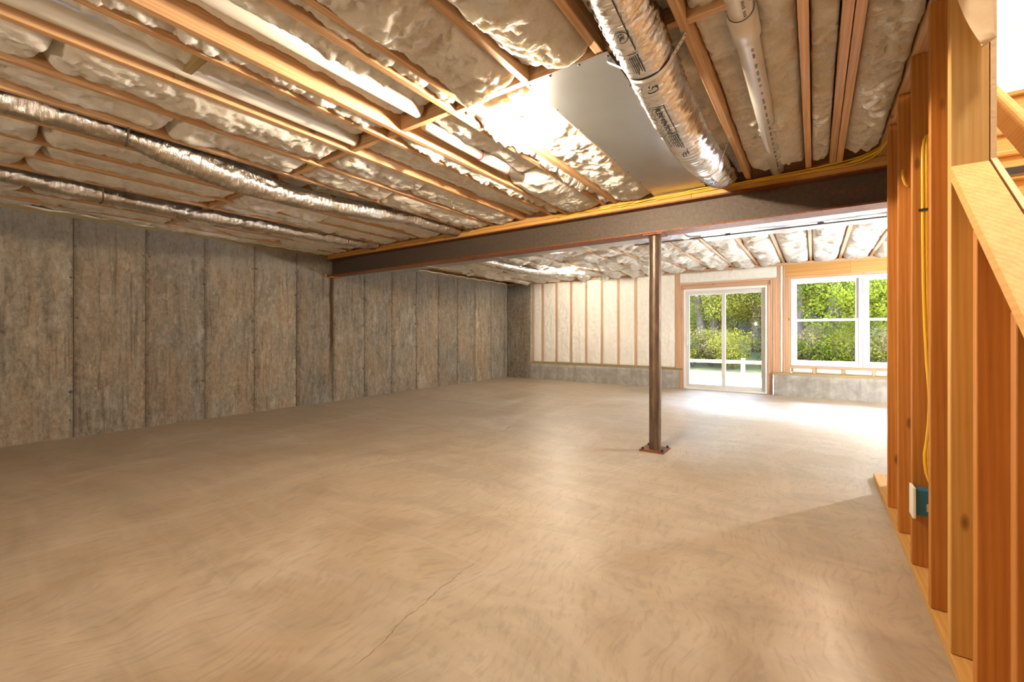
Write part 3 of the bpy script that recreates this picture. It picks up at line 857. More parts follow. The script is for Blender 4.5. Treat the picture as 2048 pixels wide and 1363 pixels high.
duct_strap(fr_b, 3.125, .106, [(-.80, 3.13, ZJ - .002), (-.45, 3.12, ZJ - .003)], 'duct_strap', 'narrow white metal strap holding the foil duct near the steel beam', .014)

fa = empty('foil_duct', (-3.68, 2, 2.3), 'slack tan-silver flexible duct drooping below the joists, tied by a dark strap', 'duct')
pts_a = [(-3.68, -.9, 2.43), (-3.68, .2, 2.40), (-3.68, .75, 2.415), (-3.67, 1.0, 2.385), (-3.67, 1.45, 2.322), (-3.67, 1.9, 2.285), (-3.67, 2.3, 2.300), (-3.67, 2.75, 2.335), (-3.68, 3.2, 2.385), (-3.68, 3.6, 2.40), (-3.68, 4.08, 2.40)]
me_a, fr_a = flex_duct(pts_a, .083, [(.90, .06, .022), (1.42, .014, .010), (2.36, .03, .020), (3.30, .05, .018)], 31, 40, .011, 1.0, None, (1.45, .38, .030))
link('skin', me_a, 'foil_dull', fa, smooth=True)
MB().tube([(-3.50, .86, ZJ - .003), (-3.60, .88, 2.332), (-3.68, .90, 2.342), (-3.76, .915, 2.36), (-3.86, .93, ZJ - .003)], .006, 6).build('strap', 'dark_strap', fa)
fb = empty('foil_duct', (-5.25, 2, 2.35), 'thin wrinkled foil duct running along the bay beside the concrete wall', 'duct')
pts_b = [(-5.26, -.9, 2.40), (-5.26, .3, 2.385), (-5.26, 1.05, 2.362), (-5.26, 1.7, 2.352), (-5.25, 2.3, 2.36), (-5.26, 3.0, 2.372), (-5.26, 3.6, 2.39), (-5.26, 4.1, 2.41)]
me_c, fr_c = flex_duct(pts_b, .078, [(1.05, .03, .012), (2.25, .03, .014), (2.95, .03, .012), (3.4, .04, .012)], 47, 36, .012, 1.2)
link('skin', me_c, 'foil_dull', fb, smooth=True)
MB().tube([(-5.09, 1.08, ZJ - .003), (-5.18, 1.10, 2.288), (-5.26, 1.10, 2.275), (-5.34, 1.11, 2.29), (-5.44, 1.12, ZJ - .003)], .006, 6).build('strap', 'dark_strap', fb)
fd = empty('foil_duct', (-4.45, 6.5, 2.33), 'short crinkled foil duct below the ceiling beyond the steel beam', 'duct')
pts_d = [(-4.9, 4.9, 2.40), (-4.62, 5.4, 2.36), (-4.50, 5.95, 2.325), (-4.46, 6.6, 2.31), (-4.42, 7.2, 2.33), (-4.36, 7.75, 2.39), (-4.34, 7.95, 2.44)]
me_d, fr_d = flex_duct(pts_d, .085, [(6.0, .03, .015), (7.2, .03, .012)], 61, 30, .016, 1.3)
link('skin', me_d, 'foil', fd, smooth=True)

# galvanised panning under one bay
pan = empty('sheet_metal_panel', (-1.0, 3, ZJ - .002), 'flat galvanised sheet-metal panel nailed under one joist bay', 'metal panel')
px_ = np.linspace(-1.218, -.772, 14); py_ = np.linspace(1.865, 4.085, 60)
PXg, PYg = np.meshgrid(px_, py_)
PZ = ZJ - .0025 - .006 * np.clip(fbm(PXg * 2.2, PYg * 1.3, 77, 3), 0, 1) * np.sin((PXg + 1.218) / .446 * math.pi)
me = grid_mesh('sheet', PXg, PYg, PZ); link('sheet', me, 'galvanized', pan, smooth=True)
nl = MB()
for k in range(8):
    for x in (-1.208, -.782):
        y = 1.90 + k * .29; nl.lathe([(0, -.006), (.006, -.005), (.007, -.003)], x, y, 8, ZJ)
for x in (-1.08, -.92): nl.lathe([(0, -.006), (.006, -.005), (.007, -.003)], x, 1.885, 8, ZJ)
tag(nl.build('nail_heads', 'bolt_steel', pan), kind='stuff')

# trunk duct and conduit beyond the beam
tk = empty('trunk_duct', (-1, 4.75, 2.16), 'long foil-wrapped rectangular duct running behind the steel beam', 'duct')
segs = [-5.95, -4.9, -3.55, -2.25, -1.15, 0.55, 2.2]
for i in range(len(segs) - 1):
    x0, x1 = segs[i], segs[i + 1] - .004
    n = 60; m_ = 14
    xs = np.linspace(x0, x1, n); pr_ = []
    for t_ in np.linspace(0, 1, m_):
        pr_.append((4.44 + .60 * t_))
    XX, YY = np.meshgrid(xs, pr_)
    ZZ = 2.165 - .012 * np.sin((YY - 4.44) / .6 * math.pi) + .010 * fbm(XX * 5, YY * 9, 90 + i, 4)
    XX = np.vstack([XX[:1], XX, XX[-1:]]); YY = np.vstack([YY[:1], YY, YY[-1:]]); ZZ = np.vstack([ZZ[:1] * 0 + 2.37, ZZ, ZZ[-1:] * 0 + 2.37])
    link('wrap_section', grid_mesh('wrap_section', XX, YY, ZZ), 'duct_wrap', tk, smooth=False)
    tp = MB().box(x1 - .03, x1 + .03, 4.435, 5.045, 2.145, 2.150)
    tp.build('foil_tape', 'foil', tk)
t2 = empty('trunk_duct', (1, 5.35, 2.18), 'bare galvanised rectangular duct beside the foil-wrapped duct', 'duct')
for (x0, x1) in ((-1.05, .12), (.125, 1.3), (1.305, 2.6)):
    box('duct_section', x0, x1, 5.12, 5.55, 2.20, 2.375, 'galvanized', t2, bevel=.003)
    box('drive_cleat', x1 - .012, x1 + .012, 5.115, 5.555, 2.194, 2.20, 'galvanized', t2)
cd = empty('conduit', (0, 5.08, 2.14), 'thin grey metal conduit running level under the wrapped duct', 'conduit')
MB().tube([(-1.75, 5.07, 2.155), (2.6, 5.07, 2.135)], .008, 10).build('tube', 'conduit', cd, smooth=True)
for x in (-1.6, -.75, .05, .55): MB().tube([(x - .025, 5.07, 2.153), (x + .025, 5.07, 2.153)], .013, 10).build('coupling', 'zinc_bolt', cd)

# ------------------------------------------------------------------ pipes
def pipe(name, label, x, z, y0, y1, rad, fittings=(), mat='pvc', closed_end=None, print_=None):
    e = empty(name, (x, (y0 + y1) / 2, z), label, 'pipe')
    MB().tube([(x, y0, z), (x, y1, z)], rad, 28).build('barrel', mat, e, smooth=True)
    for (ya, yb, rr, ring_m) in fittings:
        cp = MB().tube([(x, ya, z), (x, ya + .004, z), (x, yb - .004, z), (x, yb, z)], [rr - .003, rr, rr, rr - .003], 28).build('coupling', mat, e, smooth=True)
        for yy in ((ya - .004, ya + .004), (yb - .004, yb + .004))[:2 if ring_m == 'red_primer' else 1]:
            MB().tube([(x, yy[0], z), (x, yy[1], z)], rad + .0022 if ring_m != 'red_primer' else rr + .0012, 28).build('primer_ring', ring_m, cp, smooth=True)
    if print_:
        n = 60; fr = (np.array([[x, y0 + (y1 - y0) * k / n, z] for k in range(n + 1)]), np.tile(np.array([[1.0, 0, 0]]), (n + 1, 1)), np.tile(np.array([[0, 0, 1.0]]), (n + 1, 1)), np.linspace(0, y1 - y0, n + 1))
        its = []; y = print_[0]; rr = random.Random(3)
        while y < print_[1]:
            ln = rr.uniform(.012, .05)
            for j in range(int(ln / .012) + 1): its.append((y + j * .013, .28, .009, rr.choice((.012, .010))))
            y += ln + rr.uniform(.02, .07)
        bars_on(fr, its, rad + .0008, e, 'grey_ink')
    return e
pipe('drain_pipe', 'cream plastic drain pipe with a coupling, between joists by the printed duct', -.245, 2.415, -.5, 4.08, .047, [(1.98, 2.16, .057, 'purple_primer')], print_=(1.4, 3.95))
pipe('drain_pipe', 'fat white drain pipe stopping at the blocking near the bulb', -1.96, 2.455, -.8, 1.83, .050)
pipe('drain_pipe', 'plastic pipe with two red-primed joints past the blocking near the bulb', -2.03, 2.425, 1.95, 3.06, .034, [(2.50, 2.84, .041, 'red_primer')])
pipe('drain_pipe', 'long grey-white pipe stopping at the blocking under a dim joist bay', -2.60, 2.445, -.8, 1.84, .048)
pipe('drain_pipe', 'long grey-white pipe continuing from the blocking to the beam', -2.59, 2.47, 1.93, 4.1, .048)

# ------------------------------------------------------------------ ceiling bulbs, and two fill bulbs added out of view
def bulb_lamp(x, y, zb, glow, label, boxmat, rr=.034):
    e = empty('ceiling_lamp', (x, y, zb), label, 'lamp')
    o = MB(); o.lathe([(0, 0), (.05, 0), (.052, -.004), (.052, -.05), (.048, -.05), (.048, -.006), (0, -.006)], x, y, 20, zb + .05)
    o.build('junction_box', boxmat, e, smooth=False)
    s = MB(); s.lathe([(0, .002), (.022, .002), (.03, -.012), (.022, -.034), (.018, -.036), (0, -.036)], x, y, 18, zb); s.build('socket', 'white_plastic', e, smooth=True)
    prof = [(.013, -.036), (.014, -.05), (.022, -.066), (.031, -.082), (rr, -.098), (.031, -.115), (.022, -.127), (.010, -.133), (0, -.134)]
    b = MB(); b.lathe(prof, x, y, 18, zb); b.build('bulb', glow, e, smooth=True)
    return e
bulb_lamp(-1.45, 2.18, 2.40, 'bulb_glow', 'bare glowing bulb under a pale blue box, amid lit insulation', 'pale_blue_plastic')
bulb_lamp(-4.10, 7.55, 2.42, 'far_bulb_glow', 'bare bulb glowing beyond the beam above the foam-filled studs', 'pale_blue_plastic')
rl = bulb_lamp(-2.0, -2.0, 1.62, 'rear_fill_glow', 'added unseen fill bulb hanging on a cord behind the camera', 'pale_blue_plastic', .045)  # unseen bulb added to light the near ceiling from below
MB().tube([(-2.0, -2.0, 1.67), (-2.0, -2.0, ZJ)], .004, 6).build('cord', 'yellow_cable', rl)
sb = bulb_lamp(2.1, 6.7, 1.55, 'side_fill_glow', 'added unseen fill bulb hanging on a cord past the staircase', 'pale_blue_plastic')  # unseen bulb added to brighten the far ceiling and floor
MB().tube([(2.1, 6.7, 1.60), (2.1, 6.7, ZJ)], .004, 6).build('cord', 'yellow_cable', sb)

# ------------------------------------------------------------------ stud wall beside the stairs
WX0, WX1 = .372, .461
sw = empty('wall_stairs', (.41, 2.6, 0), 'open partition of bare orange timber studs along the staircase', 'wall', kind='structure')
box('bottom_plate', WX0, WX1, .55, 4.33, .001, .038, 'pine_y', sw, bevel=.002)
SLP = .844
def plate_z(y): return 1.659 - SLP * (2.02 - y)
for y in (3.51, 3.10, 2.70, 2.31, 2.02):
    bow = random.uniform(-.003, .003)
    box('stud', WX0 + bow, WX1 + bow * .3, y, y + JT, .039, ZJ - .002, 'pine_z' if y < 2.1 else 'stud_z', sw, bevel=.0025)  # tall stud gets paler wood: light from upstairs put into its colour
TH = .038 / math.cos(math.atan(SLP))
for y in (1.735, 1.445, 1.06, .72):
    za, zb_ = plate_z(y) - TH - .002, plate_z(y + JT) - TH - .002
    MB().prism_x([(y, .039), (y + JT, .039), (y + JT, zb_), (y, za)], WX0, WX1).build('stud', 'stud_z', sw, bevel=.002)
def sloped(name, mat, x0, x1, y0, y1, zoff_top, th, parent, bevel=.002):
    """board lying along the stair pitch"""
    return MB().prism_x([(y0, plate_z(y0) + zoff_top - th), (y1, plate_z(y1) + zoff_top - th), (y1, plate_z(y1) + zoff_top), (y0, plate_z(y0) + zoff_top)], x0, x1).build(name, mat, parent, bevel=bevel)
sloped('sloping_plate', 'pine_y', WX0, WX1, .60, 2.018, 0, TH, sw)
# board sheet lining the stair side
lin = MB()
lin.prism_x([(2.03, .04), (4.1, .04), (4.1, 2.60), (2.03, 2.60)], .466, .480)
o = lin.build('lining_sheet', 'sheet_edge', sw)
MB().prism_x([(.60, .05), (2.027, .05), (2.027, plate_z(2.027)), (.60, plate_z(.60))], .466, .480).build('lining_sheet', 'sheet_edge', sw)

# torn brown paper hanging in front of the tall stud
kp = [(0.384, 2.30), (0.384, 2.183), (0.394, 2.138), (0.410, 2.076), (0.433, 2.008), (0.441, 2.019), (0.460, 2.023), (0.471, 2.028), (0.465, 2.05), (0.462, 2.078), (0.462, 2.30)]
rows = []
zs = np.linspace(2.30, 2.008, 14)
kl = np.interp(zs[::-1], [2.008, 2.076, 2.138, 2.183, 2.30], [.433, .410, .394, .384, .378])[::-1]
kr = np.interp(zs[::-1], [2.008, 2.019, 2.023, 2.028, 2.05, 2.078, 2.30], [.434, .441, .460, .471, .465, .463, .463])[::-1]
us = np.linspace(0, 1, 9)
KX = kl[:, None] + (kr - kl)[:, None] * us[None, :]; KZ = np.repeat(zs[:, None], 9, 1)
KY = 1.999 - .028 * ((2.30 - KZ) / .29) ** 1.5 * (1.1 - .5 * us[None, :]) + .003 * fbm(KX * 30, KZ * 30, 4, 3)
KX2 = np.vstack([KX, KX[::-1]]); KY2 = np.vstack([KY, KY[::-1] + .0012]); KZ2 = np.vstack([KZ, KZ[::-1]])
o = link('kraft_paper', grid_mesh('kraft_paper', KX2, KY2, KZ2), 'kraft'); tag(o, 'torn brown kraft paper hanging over the tall stud', 'paper')

# electrical box and cables
eb = empty('outlet_box', (.40, 2.66, .29), 'blue electrical box with white cover on a stud', 'electrical box')
MB().box(.374, .445, 2.640, 2.698, .288, .405).build('box', 'blue_plastic', eb, bevel=.003)
MB().box(.360, .372, 2.615, 2.70, .278, .416).build('cover_plate', 'white_plastic', eb, bevel=.003)
lb_ = MB().box(.410, .440, 2.6392, 2.6402, .312, .345).build('barcode_label', 'paper_label', eb)
bc = MB()
for k in range(9): bc.box(.413 + k * .0028, .4142 + k * .0028, 2.6386, 2.6393, .317, .336)
tag(bc.build('barcode_lines', 'black_ink', lb_), kind='stuff')

def cable(name, label, pts, rad=.0055, group=None):
    o = MB().tube(smooth_path(pts, .04), rad, 8).build(name, 'yellow_cable', None, smooth=True)
    return tag(o, label, 'cable', group)
cable('yellow_cable', 'yellow cable looping down the stud into the blue box', [(.416, 2.69, 2.00), (.412, 2.672, 1.985), (.402, 2.668, 1.94), (.402, 2.676, 1.7), (.405, 2.676, 1.3), (.414, 2.675, 1.0), (.424, 2.672, .8), (.414, 2.668, .62), (.406, 2.662, .56), (.411, 2.658, .48), (.428, 2.655, .425), (.432, 2.655, .404)])
cable('yellow_cable', 'second yellow cable hugging the first one down the stud', [(.424, 2.69, 2.00), (.420, 2.672, 1.985), (.414, 2.668, 1.94), (.414, 2.678, 1.7), (.416, 2.678, 1.3), (.424, 2.678, 1.0), (.432, 2.672, .8), (.424, 2.668, .62), (.416, 2.664, .56), (.421, 2.660, .48), (.436, 2.660, .425), (.440, 2.660, .404)])
cs = empty('cable_staple', (.41, 2.665, 1.66), 'black staple pinning the yellow cables to the stud', 'staple')
MB().box(.388, .425, 2.668, 2.672, 1.655, 1.667).build('clip', 'black_ink', cs)
cable('yellow_cable', 'short loop of yellow cable poking through a stud hole', [(.40, 3.14, 1.96), (.385, 3.08, 1.97), (.383, 3.06, 1.93), (.395, 3.07, 1.89), (.41, 3.098, 1.885)])
lab_b = ['yellow cable lying on the lip of the beam plate', 'yellow cable running under the other cables along the beam plate', 'yellow cable along the beam plate bending up to the stair studs', 'slack yellow cable along the beam plate under the foil duct']
for k in range(4):
    z0 = 2.348 + .011 * (k % 2) + (k > 1) * .012; yb_ = YBM - .103 - .007 * (k // 2) - .004 * k
    pts = [(-2.25 + .35 * k, yb_ + .01, z0 - .012 - .006 * k)]
    x = -1.9 + .35 * k
    while x < .18:
        pts.append((x, yb_ + random.uniform(-.006, .004), z0 + random.uniform(-.010, .008))); x += .27
    pts += [(.24, yb_ - .01, z0 + .004 + .004 * k), (.36, yb_ - .12, z0 + .012 + .003 * k), (.395 + .006 * k, 3.72, 2.37 - .006 * k)]
    cable('yellow_cable', lab_b[k], pts, .0055)

# ------------------------------------------------------------------ staircase and the rooms above
st_ = empty('staircase', (.95, 2.5, 0), 'pine staircase rising behind the stud partition', 'staircase')
NR = 14; RISE = ZF / NR; RUN = .232
for k in range(1, NR + 1):
    z = ZF - RISE * (k - 1) ; ynose = 4.115 - RUN * (k - 1)
    if z < .1: break
    if k > 1: box('tread', .484, 1.448, ynose - .02, ynose + RUN + .012, z - .030, z, 'pine_x', st_, bevel=.006)
    else: box('nosing', .484, 1.448, ynose - .03, ynose + .10, z - .030, z + .002, 'header_x', st_, bevel=.006)
    box('riser', .484, 1.448, ynose + .001, ynose + .019, max(0.0, z - RISE + .001), z - .031, 'pine_x', st_)
hr = empty('handrail', (.60, 2.3, 1.9), 'broad rounded pine handrail above the stairs', 'handrail')
def rail_z(y): return 2.092 + .795 * (y - 2.571)
hp = MB()
pr_ = [(-.5, -.5), (.5, -.5), (.5, .35), (.3, .5), (-.3, .5), (-.5, .35)]
pa = []
for y in (.9, 3.9):
    for (a, b) in pr_: pa.append((.615 + a * .038, y, rail_z(y) - .07 + b * .125))
n = len(pr_)
hp.add(pa, [tuple(range(n))[::-1], tuple(range(n, 2 * n))] + [(i, (i + 1) % n, n + (i + 1) % n, n + i) for i in range(n)])
hp.build('rail', 'pine_y', hr, bevel=.004)
for y in (1.3, 2.2, 3.3):
    MB().box(.481, .60, y - .02, y + .02, rail_z(y) - .155, rail_z(y) - .13).build('bracket', 'zinc_bolt', hr)

# stairwell and upper room (a bright painted room at the head of the stairs)
o = box('wall_stairwell', SX1, SX1 + .03, SY0, SY1, .0, 2.60, 'white_paint'); tag(o, 'white painted wall on the far side of the staircase', 'wall', kind='structure')
UY = 8.42; UZ = 5.08
o = box('wall_upper_far', -1.2, 4.2, UY, UY + .1, ZF, UZ, 'white_paint'); tag(o, 'white wall of the room at the top of the stairs', 'wall', kind='structure')
o = box('wall_upper_left', -1.3, -1.2, -1, UY + .1, ZF, UZ, 'white_paint'); tag(o, 'white side wall upstairs above the basement joists', 'wall', kind='structure')
o = box('wall_upper_right', 4.2, 4.3, -1, UY + .1, ZF, UZ, 'white_paint'); tag(o, 'white side wall upstairs across from the stairs', 'wall', kind='structure')
o = box('wall_upper_back', -1.3, 4.3, -1.1, -1, ZF, UZ, 'white_paint'); tag(o, 'white back wall upstairs behind the stair opening', 'wall', kind='structure')
o = box('ceiling_upper', -1.3, 4.3, -1.1, UY + .1, UZ, UZ + .1, 'white_paint'); tag(o, 'white ceiling of the room at the top of the stairs', 'ceiling', kind='structure')
dc = empty('trim_1', (2.6, UY - .01, ZF), 'white door casing on the upstairs wall', 'trim', kind='structure')
DX = 2.2
box('casing', DX, DX + .09, UY - .022, UY - .001, ZF, 4.78, 'white_paint', dc)
box('casing', DX + .95, DX + 1.04, UY - .022, UY - .001, ZF, 4.78, 'white_paint', dc)
box('head_casing', DX - .025, DX + 1.065, UY - .030, UY - .001, 4.78, 4.90, 'white_paint', dc)
ul = empty('ceiling_lamp', (1.0, 1.3, UZ), 'added unseen round ceiling light brightening the stairs from above', 'lamp')  # unseen light added to brighten the tall stud and sloping plate
MB().lathe([(0, -.002), (.20, -.002), (.20, -.03), (.17, -.035)], 1.0, 1.3, 28, UZ).build('base', 'white_plastic', ul)
MB().lathe([(.165, -.034), (.15, -.06), (.10, -.08), (0, -.088)], 1.0, 1.3, 28, UZ).build('diffuser', 'stair_fill_glow', ul, smooth=True)

ul = empty('ceiling_lamp', (1.6, 6.4, UZ), 'added unseen round ceiling light brightening the upstairs room', 'lamp')  # second unseen light, added to brighten the upstairs wall
MB().lathe([(0, -.002), (.20, -.002), (.20, -.03), (.17, -.035)], 1.6, 6.4, 28, UZ).build('base', 'white_plastic', ul)
MB().lathe([(.165, -.034), (.15, -.06), (.10, -.08), (0, -.088)], 1.6, 6.4, 28, UZ).build('diffuser', 'room_fill_glow', ul, smooth=True)

# ------------------------------------------------------------------ far wall: knee wall, framing, foam
wf = empty('wall_far', (-1.4, YF, 0), 'far wall of timber framing on a low concrete base', 'wall', kind='structure')
def pale_panels(x0, x1, z0, z1, w=.61):
    xs = list(np.arange(x0, x1 - .2, w)) + [x1]
    for i in range(len(xs) - 1):
        zz = np.linspace(z0, z1, 8); xx = np.linspace(xs[i] + .002, xs[i + 1] - .002, 8)
        X_, Z_ = np.meshgrid(xx, zz); Yg = YF + .004 * fbm(X_ * 4, Z_ * 4, 60 + i, 3)
        Yg[:, 0] += .008; Yg[:, -1] += .008
        # returns: top ledge
        X_ = np.vstack([X_, X_[-1:]]); Z_ = np.vstack([Z_, Z_[-1:]]); Yg = np.vstack([Yg, Yg[-1:] * 0 + YF + .21])
        link('concrete_panel', grid_mesh('concrete_panel', X_, Yg, Z_), 'concrete_pale' if z1 < 1 else 'concrete_wall', wf)
    box('concrete_core', x0, x1, YF + .012, YF + .22, z0, z1 - .002, 'concrete_pale', wf)
pale_panels(XL, -5.80, 0, ZW, .62)
pale_panels(-5.80, -2.26, 0, .372)
pale_panels(-.606, XR, 0, .372)
for (a, b) in ((-5.79, -2.20), (-.62, XR)):
    box('sill_plate', a, b, YF + .015, YF + .20, .373, .412, 'treated_x', wf)
for (a, b) in ((-6.5, -5.80),): box('sill_plate', a, b, YF + .01, YF + .2, ZW, ZJ - .001, 'treated_x', wf)
box('top_plate', -5.79, -2.1, YS, YS + .14, ZJ - .040, ZJ - .001, 'frame_x', wf)
box('top_plate', -2.098, XR, YS, YS + .14, ZJ - .040, ZJ - .001, 'frame_x', wf)
ZT = ZJ - .041
SXs = [-5.775, -5.50, -5.11, -4.72, -4.33, -3.94, -3.55, -3.16, -2.76, -2.335]
for x in SXs[:-1]: box('stud', x - .019, x + .019, YS, YS + .14, .413, ZT, 'frame_z', wf)
def foam(x0, x1, z0, z1, parent, proud=.006, seed=0):
    n = max(4, int((x1 - x0) / .022)); m_ = max(4, int((z1 - z0) / .03))
    X_, Z_ = np.meshgrid(np.linspace(x0 + .001, x1 - .001, n), np.linspace(z0 + .001, z1 - .001, m_))
    d = np.minimum(np.minimum(X_ - x0, x1 - X_), np.minimum(Z_ - z0, z1 - Z_)); e_ = np.clip(d / .03, 0, 1)
    Yg = YS + .012 - proud * 1.6 * e_ + .016 * fbm(X_ * 13, Z_ * 8, seed, 4) * e_
    rgh = np.clip(fbm(X_ * 2, Z_ * 1.6, seed + 5, 2) * 3, 0, 1); Yg += .02 * rgh * fbm(X_ * 40, Z_ * 34, seed + 8, 2) * e_
    X_ = np.pad(X_, 1, 'edge'); Z_ = np.pad(Z_, 1, 'edge'); Yg = np.pad(Yg, 1, constant_values=YS + .10)
    return link('foam_panel', grid_mesh('foam_panel', X_, Yg, Z_), 'spray_foam', parent, smooth=True)
for i in range(len(SXs) - 1):
    foam(SXs[i] + .019, SXs[i + 1] - (.019 if i < len(SXs) - 2 else .0), .413, ZT, wf, seed=200 + i)
# door framing
for x in (-2.335, -2.296): box('stud', x, x + .037, YS - .001, YS + .14, .413, ZT, 'frame_z', wf)
box('stud', -2.257, -2.222, YS + .001, YS + .14, .001, 2.085, 'frame_z', wf)
box('stud', -2.220, -2.186, YS + .012, YS + .14, .001, 2.01, 'frame_z', wf)
for x, z0, z1 in ((-.697, .001, 2.01), (-.660, .001, 2.085)): box('stud', x, x + .035, YS + .006, YS + .14, z0, z1, 'frame_z', wf)
for x in (-.622, -.584, -.546): box('stud', x, x + .036, YS - .001, YS + .14, .413, ZT if x > -.56 else 2.125, 'frame_z', wf)
box('door_header', -2.257, -.624, YS + .002, YS + .14, 2.087, 2.124, 'frame_x', wf)
box('door_header', -2.218, -.664, YS + .03, YS + .14, 2.012, 2.085, 'frame_x', wf)
foam(-2.257, -.548, 2.126, ZT, wf, seed=231)
foam(-.510, -.462, .413, ZT, wf, seed=232)
# window framing
for k, x in enumerate((-.460, -.422, -.384)): box('stud', x, x + .036, YS - .001 + .003 * k, YS + .14, .413, 2.128 if k else ZT, 'frame_z', wf)
for (a, b) in ((-.422, .50), (.502, 1.05), (1.052, 1.75)):
    box('window_header', a, b, YS + .004, YS + .14, 2.13, ZT, 'header_x', wf)
box('rough_sill', -.346, 1.70, YS, YS + .14, .505, .542, 'frame_x', wf)
box('rough_head', -.346, 1.70, YS, YS + .14, 2.090, 2.128, 'frame_x', wf)
for x in (1.665, 1.703): box('stud', x, x + .036, YS, YS + .14, .413, 2.128, 'frame_z', wf)
cx_ = [-.346, 0.0, .40, .80, 1.20, 1.66]
for i, x in enumerate(cx_[1:-1]): box('cripple', x - .019, x + .019, YS, YS + .14, .413, .504, 'frame_z', wf)
for i in range(len(cx_) - 1): foam(cx_[i] + .02, cx_[i + 1] - .02, .414, .503, wf, .012, 240 + i)
# rest of the wall past the window, and a second window added there for more daylight
for x in (1.75, 2.05, 3.35): box('stud', x, x + .037, YS, YS + .14, .413, ZT, 'frame_z', wf)
foam(1.79, 2.05, .413, ZT, wf, seed=260); foam(2.09, 3.35, 2.09, ZT, wf, seed=261); foam(2.09, 3.35, .413, .55, wf, seed=262); foam(3.39, XR, .413, ZT, wf, seed=263)

# ------------------------------------------------------------------ sliding door
d1 = empty('door_1', (-1.44, YS + .05, 0), 'white-framed sliding glass patio door with two panels', 'door', kind='structure')
DX0, DX1, DZ = -2.182, -.700, 2.008
fy0, fy1 = YS + .02, YS + .14
box('jamb', DX0, DX0 + .045, fy0, fy1, .002, DZ, 'white_vinyl', d1, bevel=.003)
box('jamb', DX1 - .045, DX1, fy0, fy1, .002, DZ, 'white_vinyl', d1, bevel=.003)
box('head', DX0 + .046, DX1 - .046, fy0, fy1, DZ - .05, DZ, 'white_vinyl', d1, bevel=.003)
box('threshold', DX0 + .046, DX1 - .046, fy0 - .03, fy1, .002, .035, 'white_vinyl', d1, bevel=.003)
def leaf(x0, x1, z0, z1, y0, parent, name='door_panel', stile=.062, rail=.07, mat='shaded_vinyl', th=.035):
    p = MB(); p.box(x0, x0 + stile, y0, y0 + th, z0, z1); p.box(x1 - stile, x1, y0, y0 + th, z0, z1)
    p.box(x0 + stile, x1 - stile, y0, y0 + th, z1 - rail, z1); p.box(x0 + stile, x1 - stile, y0, y0 + th, z0, z0 + rail)
    fr = p.build(name, mat, parent)
    g = box('pane', x0 + stile - .005, x1 - stile + .005, y0 + th * .45, y0 + th * .45 + .004, z0 + rail - .005, z1 - rail + .005, 'window_glass'); g.parent = fr
    return fr
lf = leaf(DX0 + .047, -1.415, .037, DZ - .052, fy0 + .012, d1)
leaf(-1.478, DX1 - .047, .037, DZ - .052, fy0 + .056, d1)
h = MB(); h.box(DX0 + .065, DX0 + .090, fy0 - .012, fy0 + .011, .88, 1.10); h.box(DX0 + .070, DX0 + .086, fy0 - .035, fy0 - .012, .90, .93); h.box(DX0 + .070, DX0 + .086, fy0 - .035, fy0 - .012, 1.05, 1.08); h.box(DX0 + .070, DX0 + .086, fy0 - .045, fy0 - .035, .90, 1.08)
ho = h.build('handle', 'white_vinyl'); ho.parent = lf

# ------------------------------------------------------------------ double windows
def double_hung(name, x0, x1, z0, z1, label):
    w = empty(name, ((x0 + x1) / 2, YS + .05, z0), label, 'window', kind='structure')
    y0, y1 = YS + .025, YS + .14; mid = (x0 + x1) / 2
    for (a, b) in ((x0, mid - .002), (mid + .002, x1)):
        p = MB(); f = .05
        p.box(a, a + f, y0, y1, z0, z1); p.box(b - f, b, y0, y1, z0, z1); p.box(a + f, b - f, y0, y1, z1 - f, z1); p.box(a + f, b - f, y0 - .008, y1, z0, z0 + f)
        p.build('window_frame', 'white_vinyl', w, bevel=.003)
        zm = z0 + (z1 - z0) * .522
        leaf(a + f + .001, b - f - .001, zm - .02, z1 - f - .001, y0 + .055, w, 'upper_sash', .036, .036, 'white_vinyl', .03)
        leaf(a + f + .001, b - f - .001, z0 + f + .001, zm + .018, y0 + .018, w, 'lower_sash', .040, .042, 'white_vinyl', .03)
        box('sash_lock', (a + b) / 2 - .03, (a + b) / 2 + .03, y0 + .02, y0 + .05, zm + .018, zm + .03, 'white_vinyl', w)
    return w
double_hung('window_1', -.345, 1.662, .545, 2.088, 'white double-hung twin window beside the patio door')
double_hung('fill_window', 2.09, 3.345, .552, 2.088, 'added unseen twin window letting in daylight past the staircase')  # out of view, added to let in more daylight

# ------------------------------------------------------------------ outdoors
pa_ = box('patio', -9, 8, YF + .26, 13.2, -.16, -.06, 'patio_concrete'); tag(pa_, 'pale concrete patio outside the sliding door', 'patio', kind='structure')
def terrain():
    X_, Y_ = np.meshgrid(np.linspace(-45, 45, 61), np.linspace(13.2, 70, 50))
    Z_ = -.10 + np.clip(Y_ - 17, 0, None) * .42 + .25 * fbm(X_ * .2, Y_ * .2, 5, 3) * np.clip((Y_ - 14) / 4, 0, 1)
    return link('woodland_ground', grid_mesh('woodland_ground', X_, Y_, Z_), 'woodland_ground')
tag(terrain(), 'green sloping woodland ground behind the fence', 'ground', kind='structure')
gs = box('grass_strip', -12, 10, 13.21, 14.5, -.17, -.035, 'dry_grass'); tag(gs, 'strip of tan dry grass along the patio edge', 'grass', kind='structure')
fe = empty('rail_fence', (-2, 15, -.1), 'low pale timber rail fence in front of the woods', 'fence')
for k in range(7):
    x = -9 + 2.4 * k
    box('post', x - .05, x + .05, 14.98, 15.08, -.15, .36, 'frame_z', fe)
    box('rail', x - 1.19, x + 1.19, 14.94, 14.979, .20, .295, 'pine_x', fe)

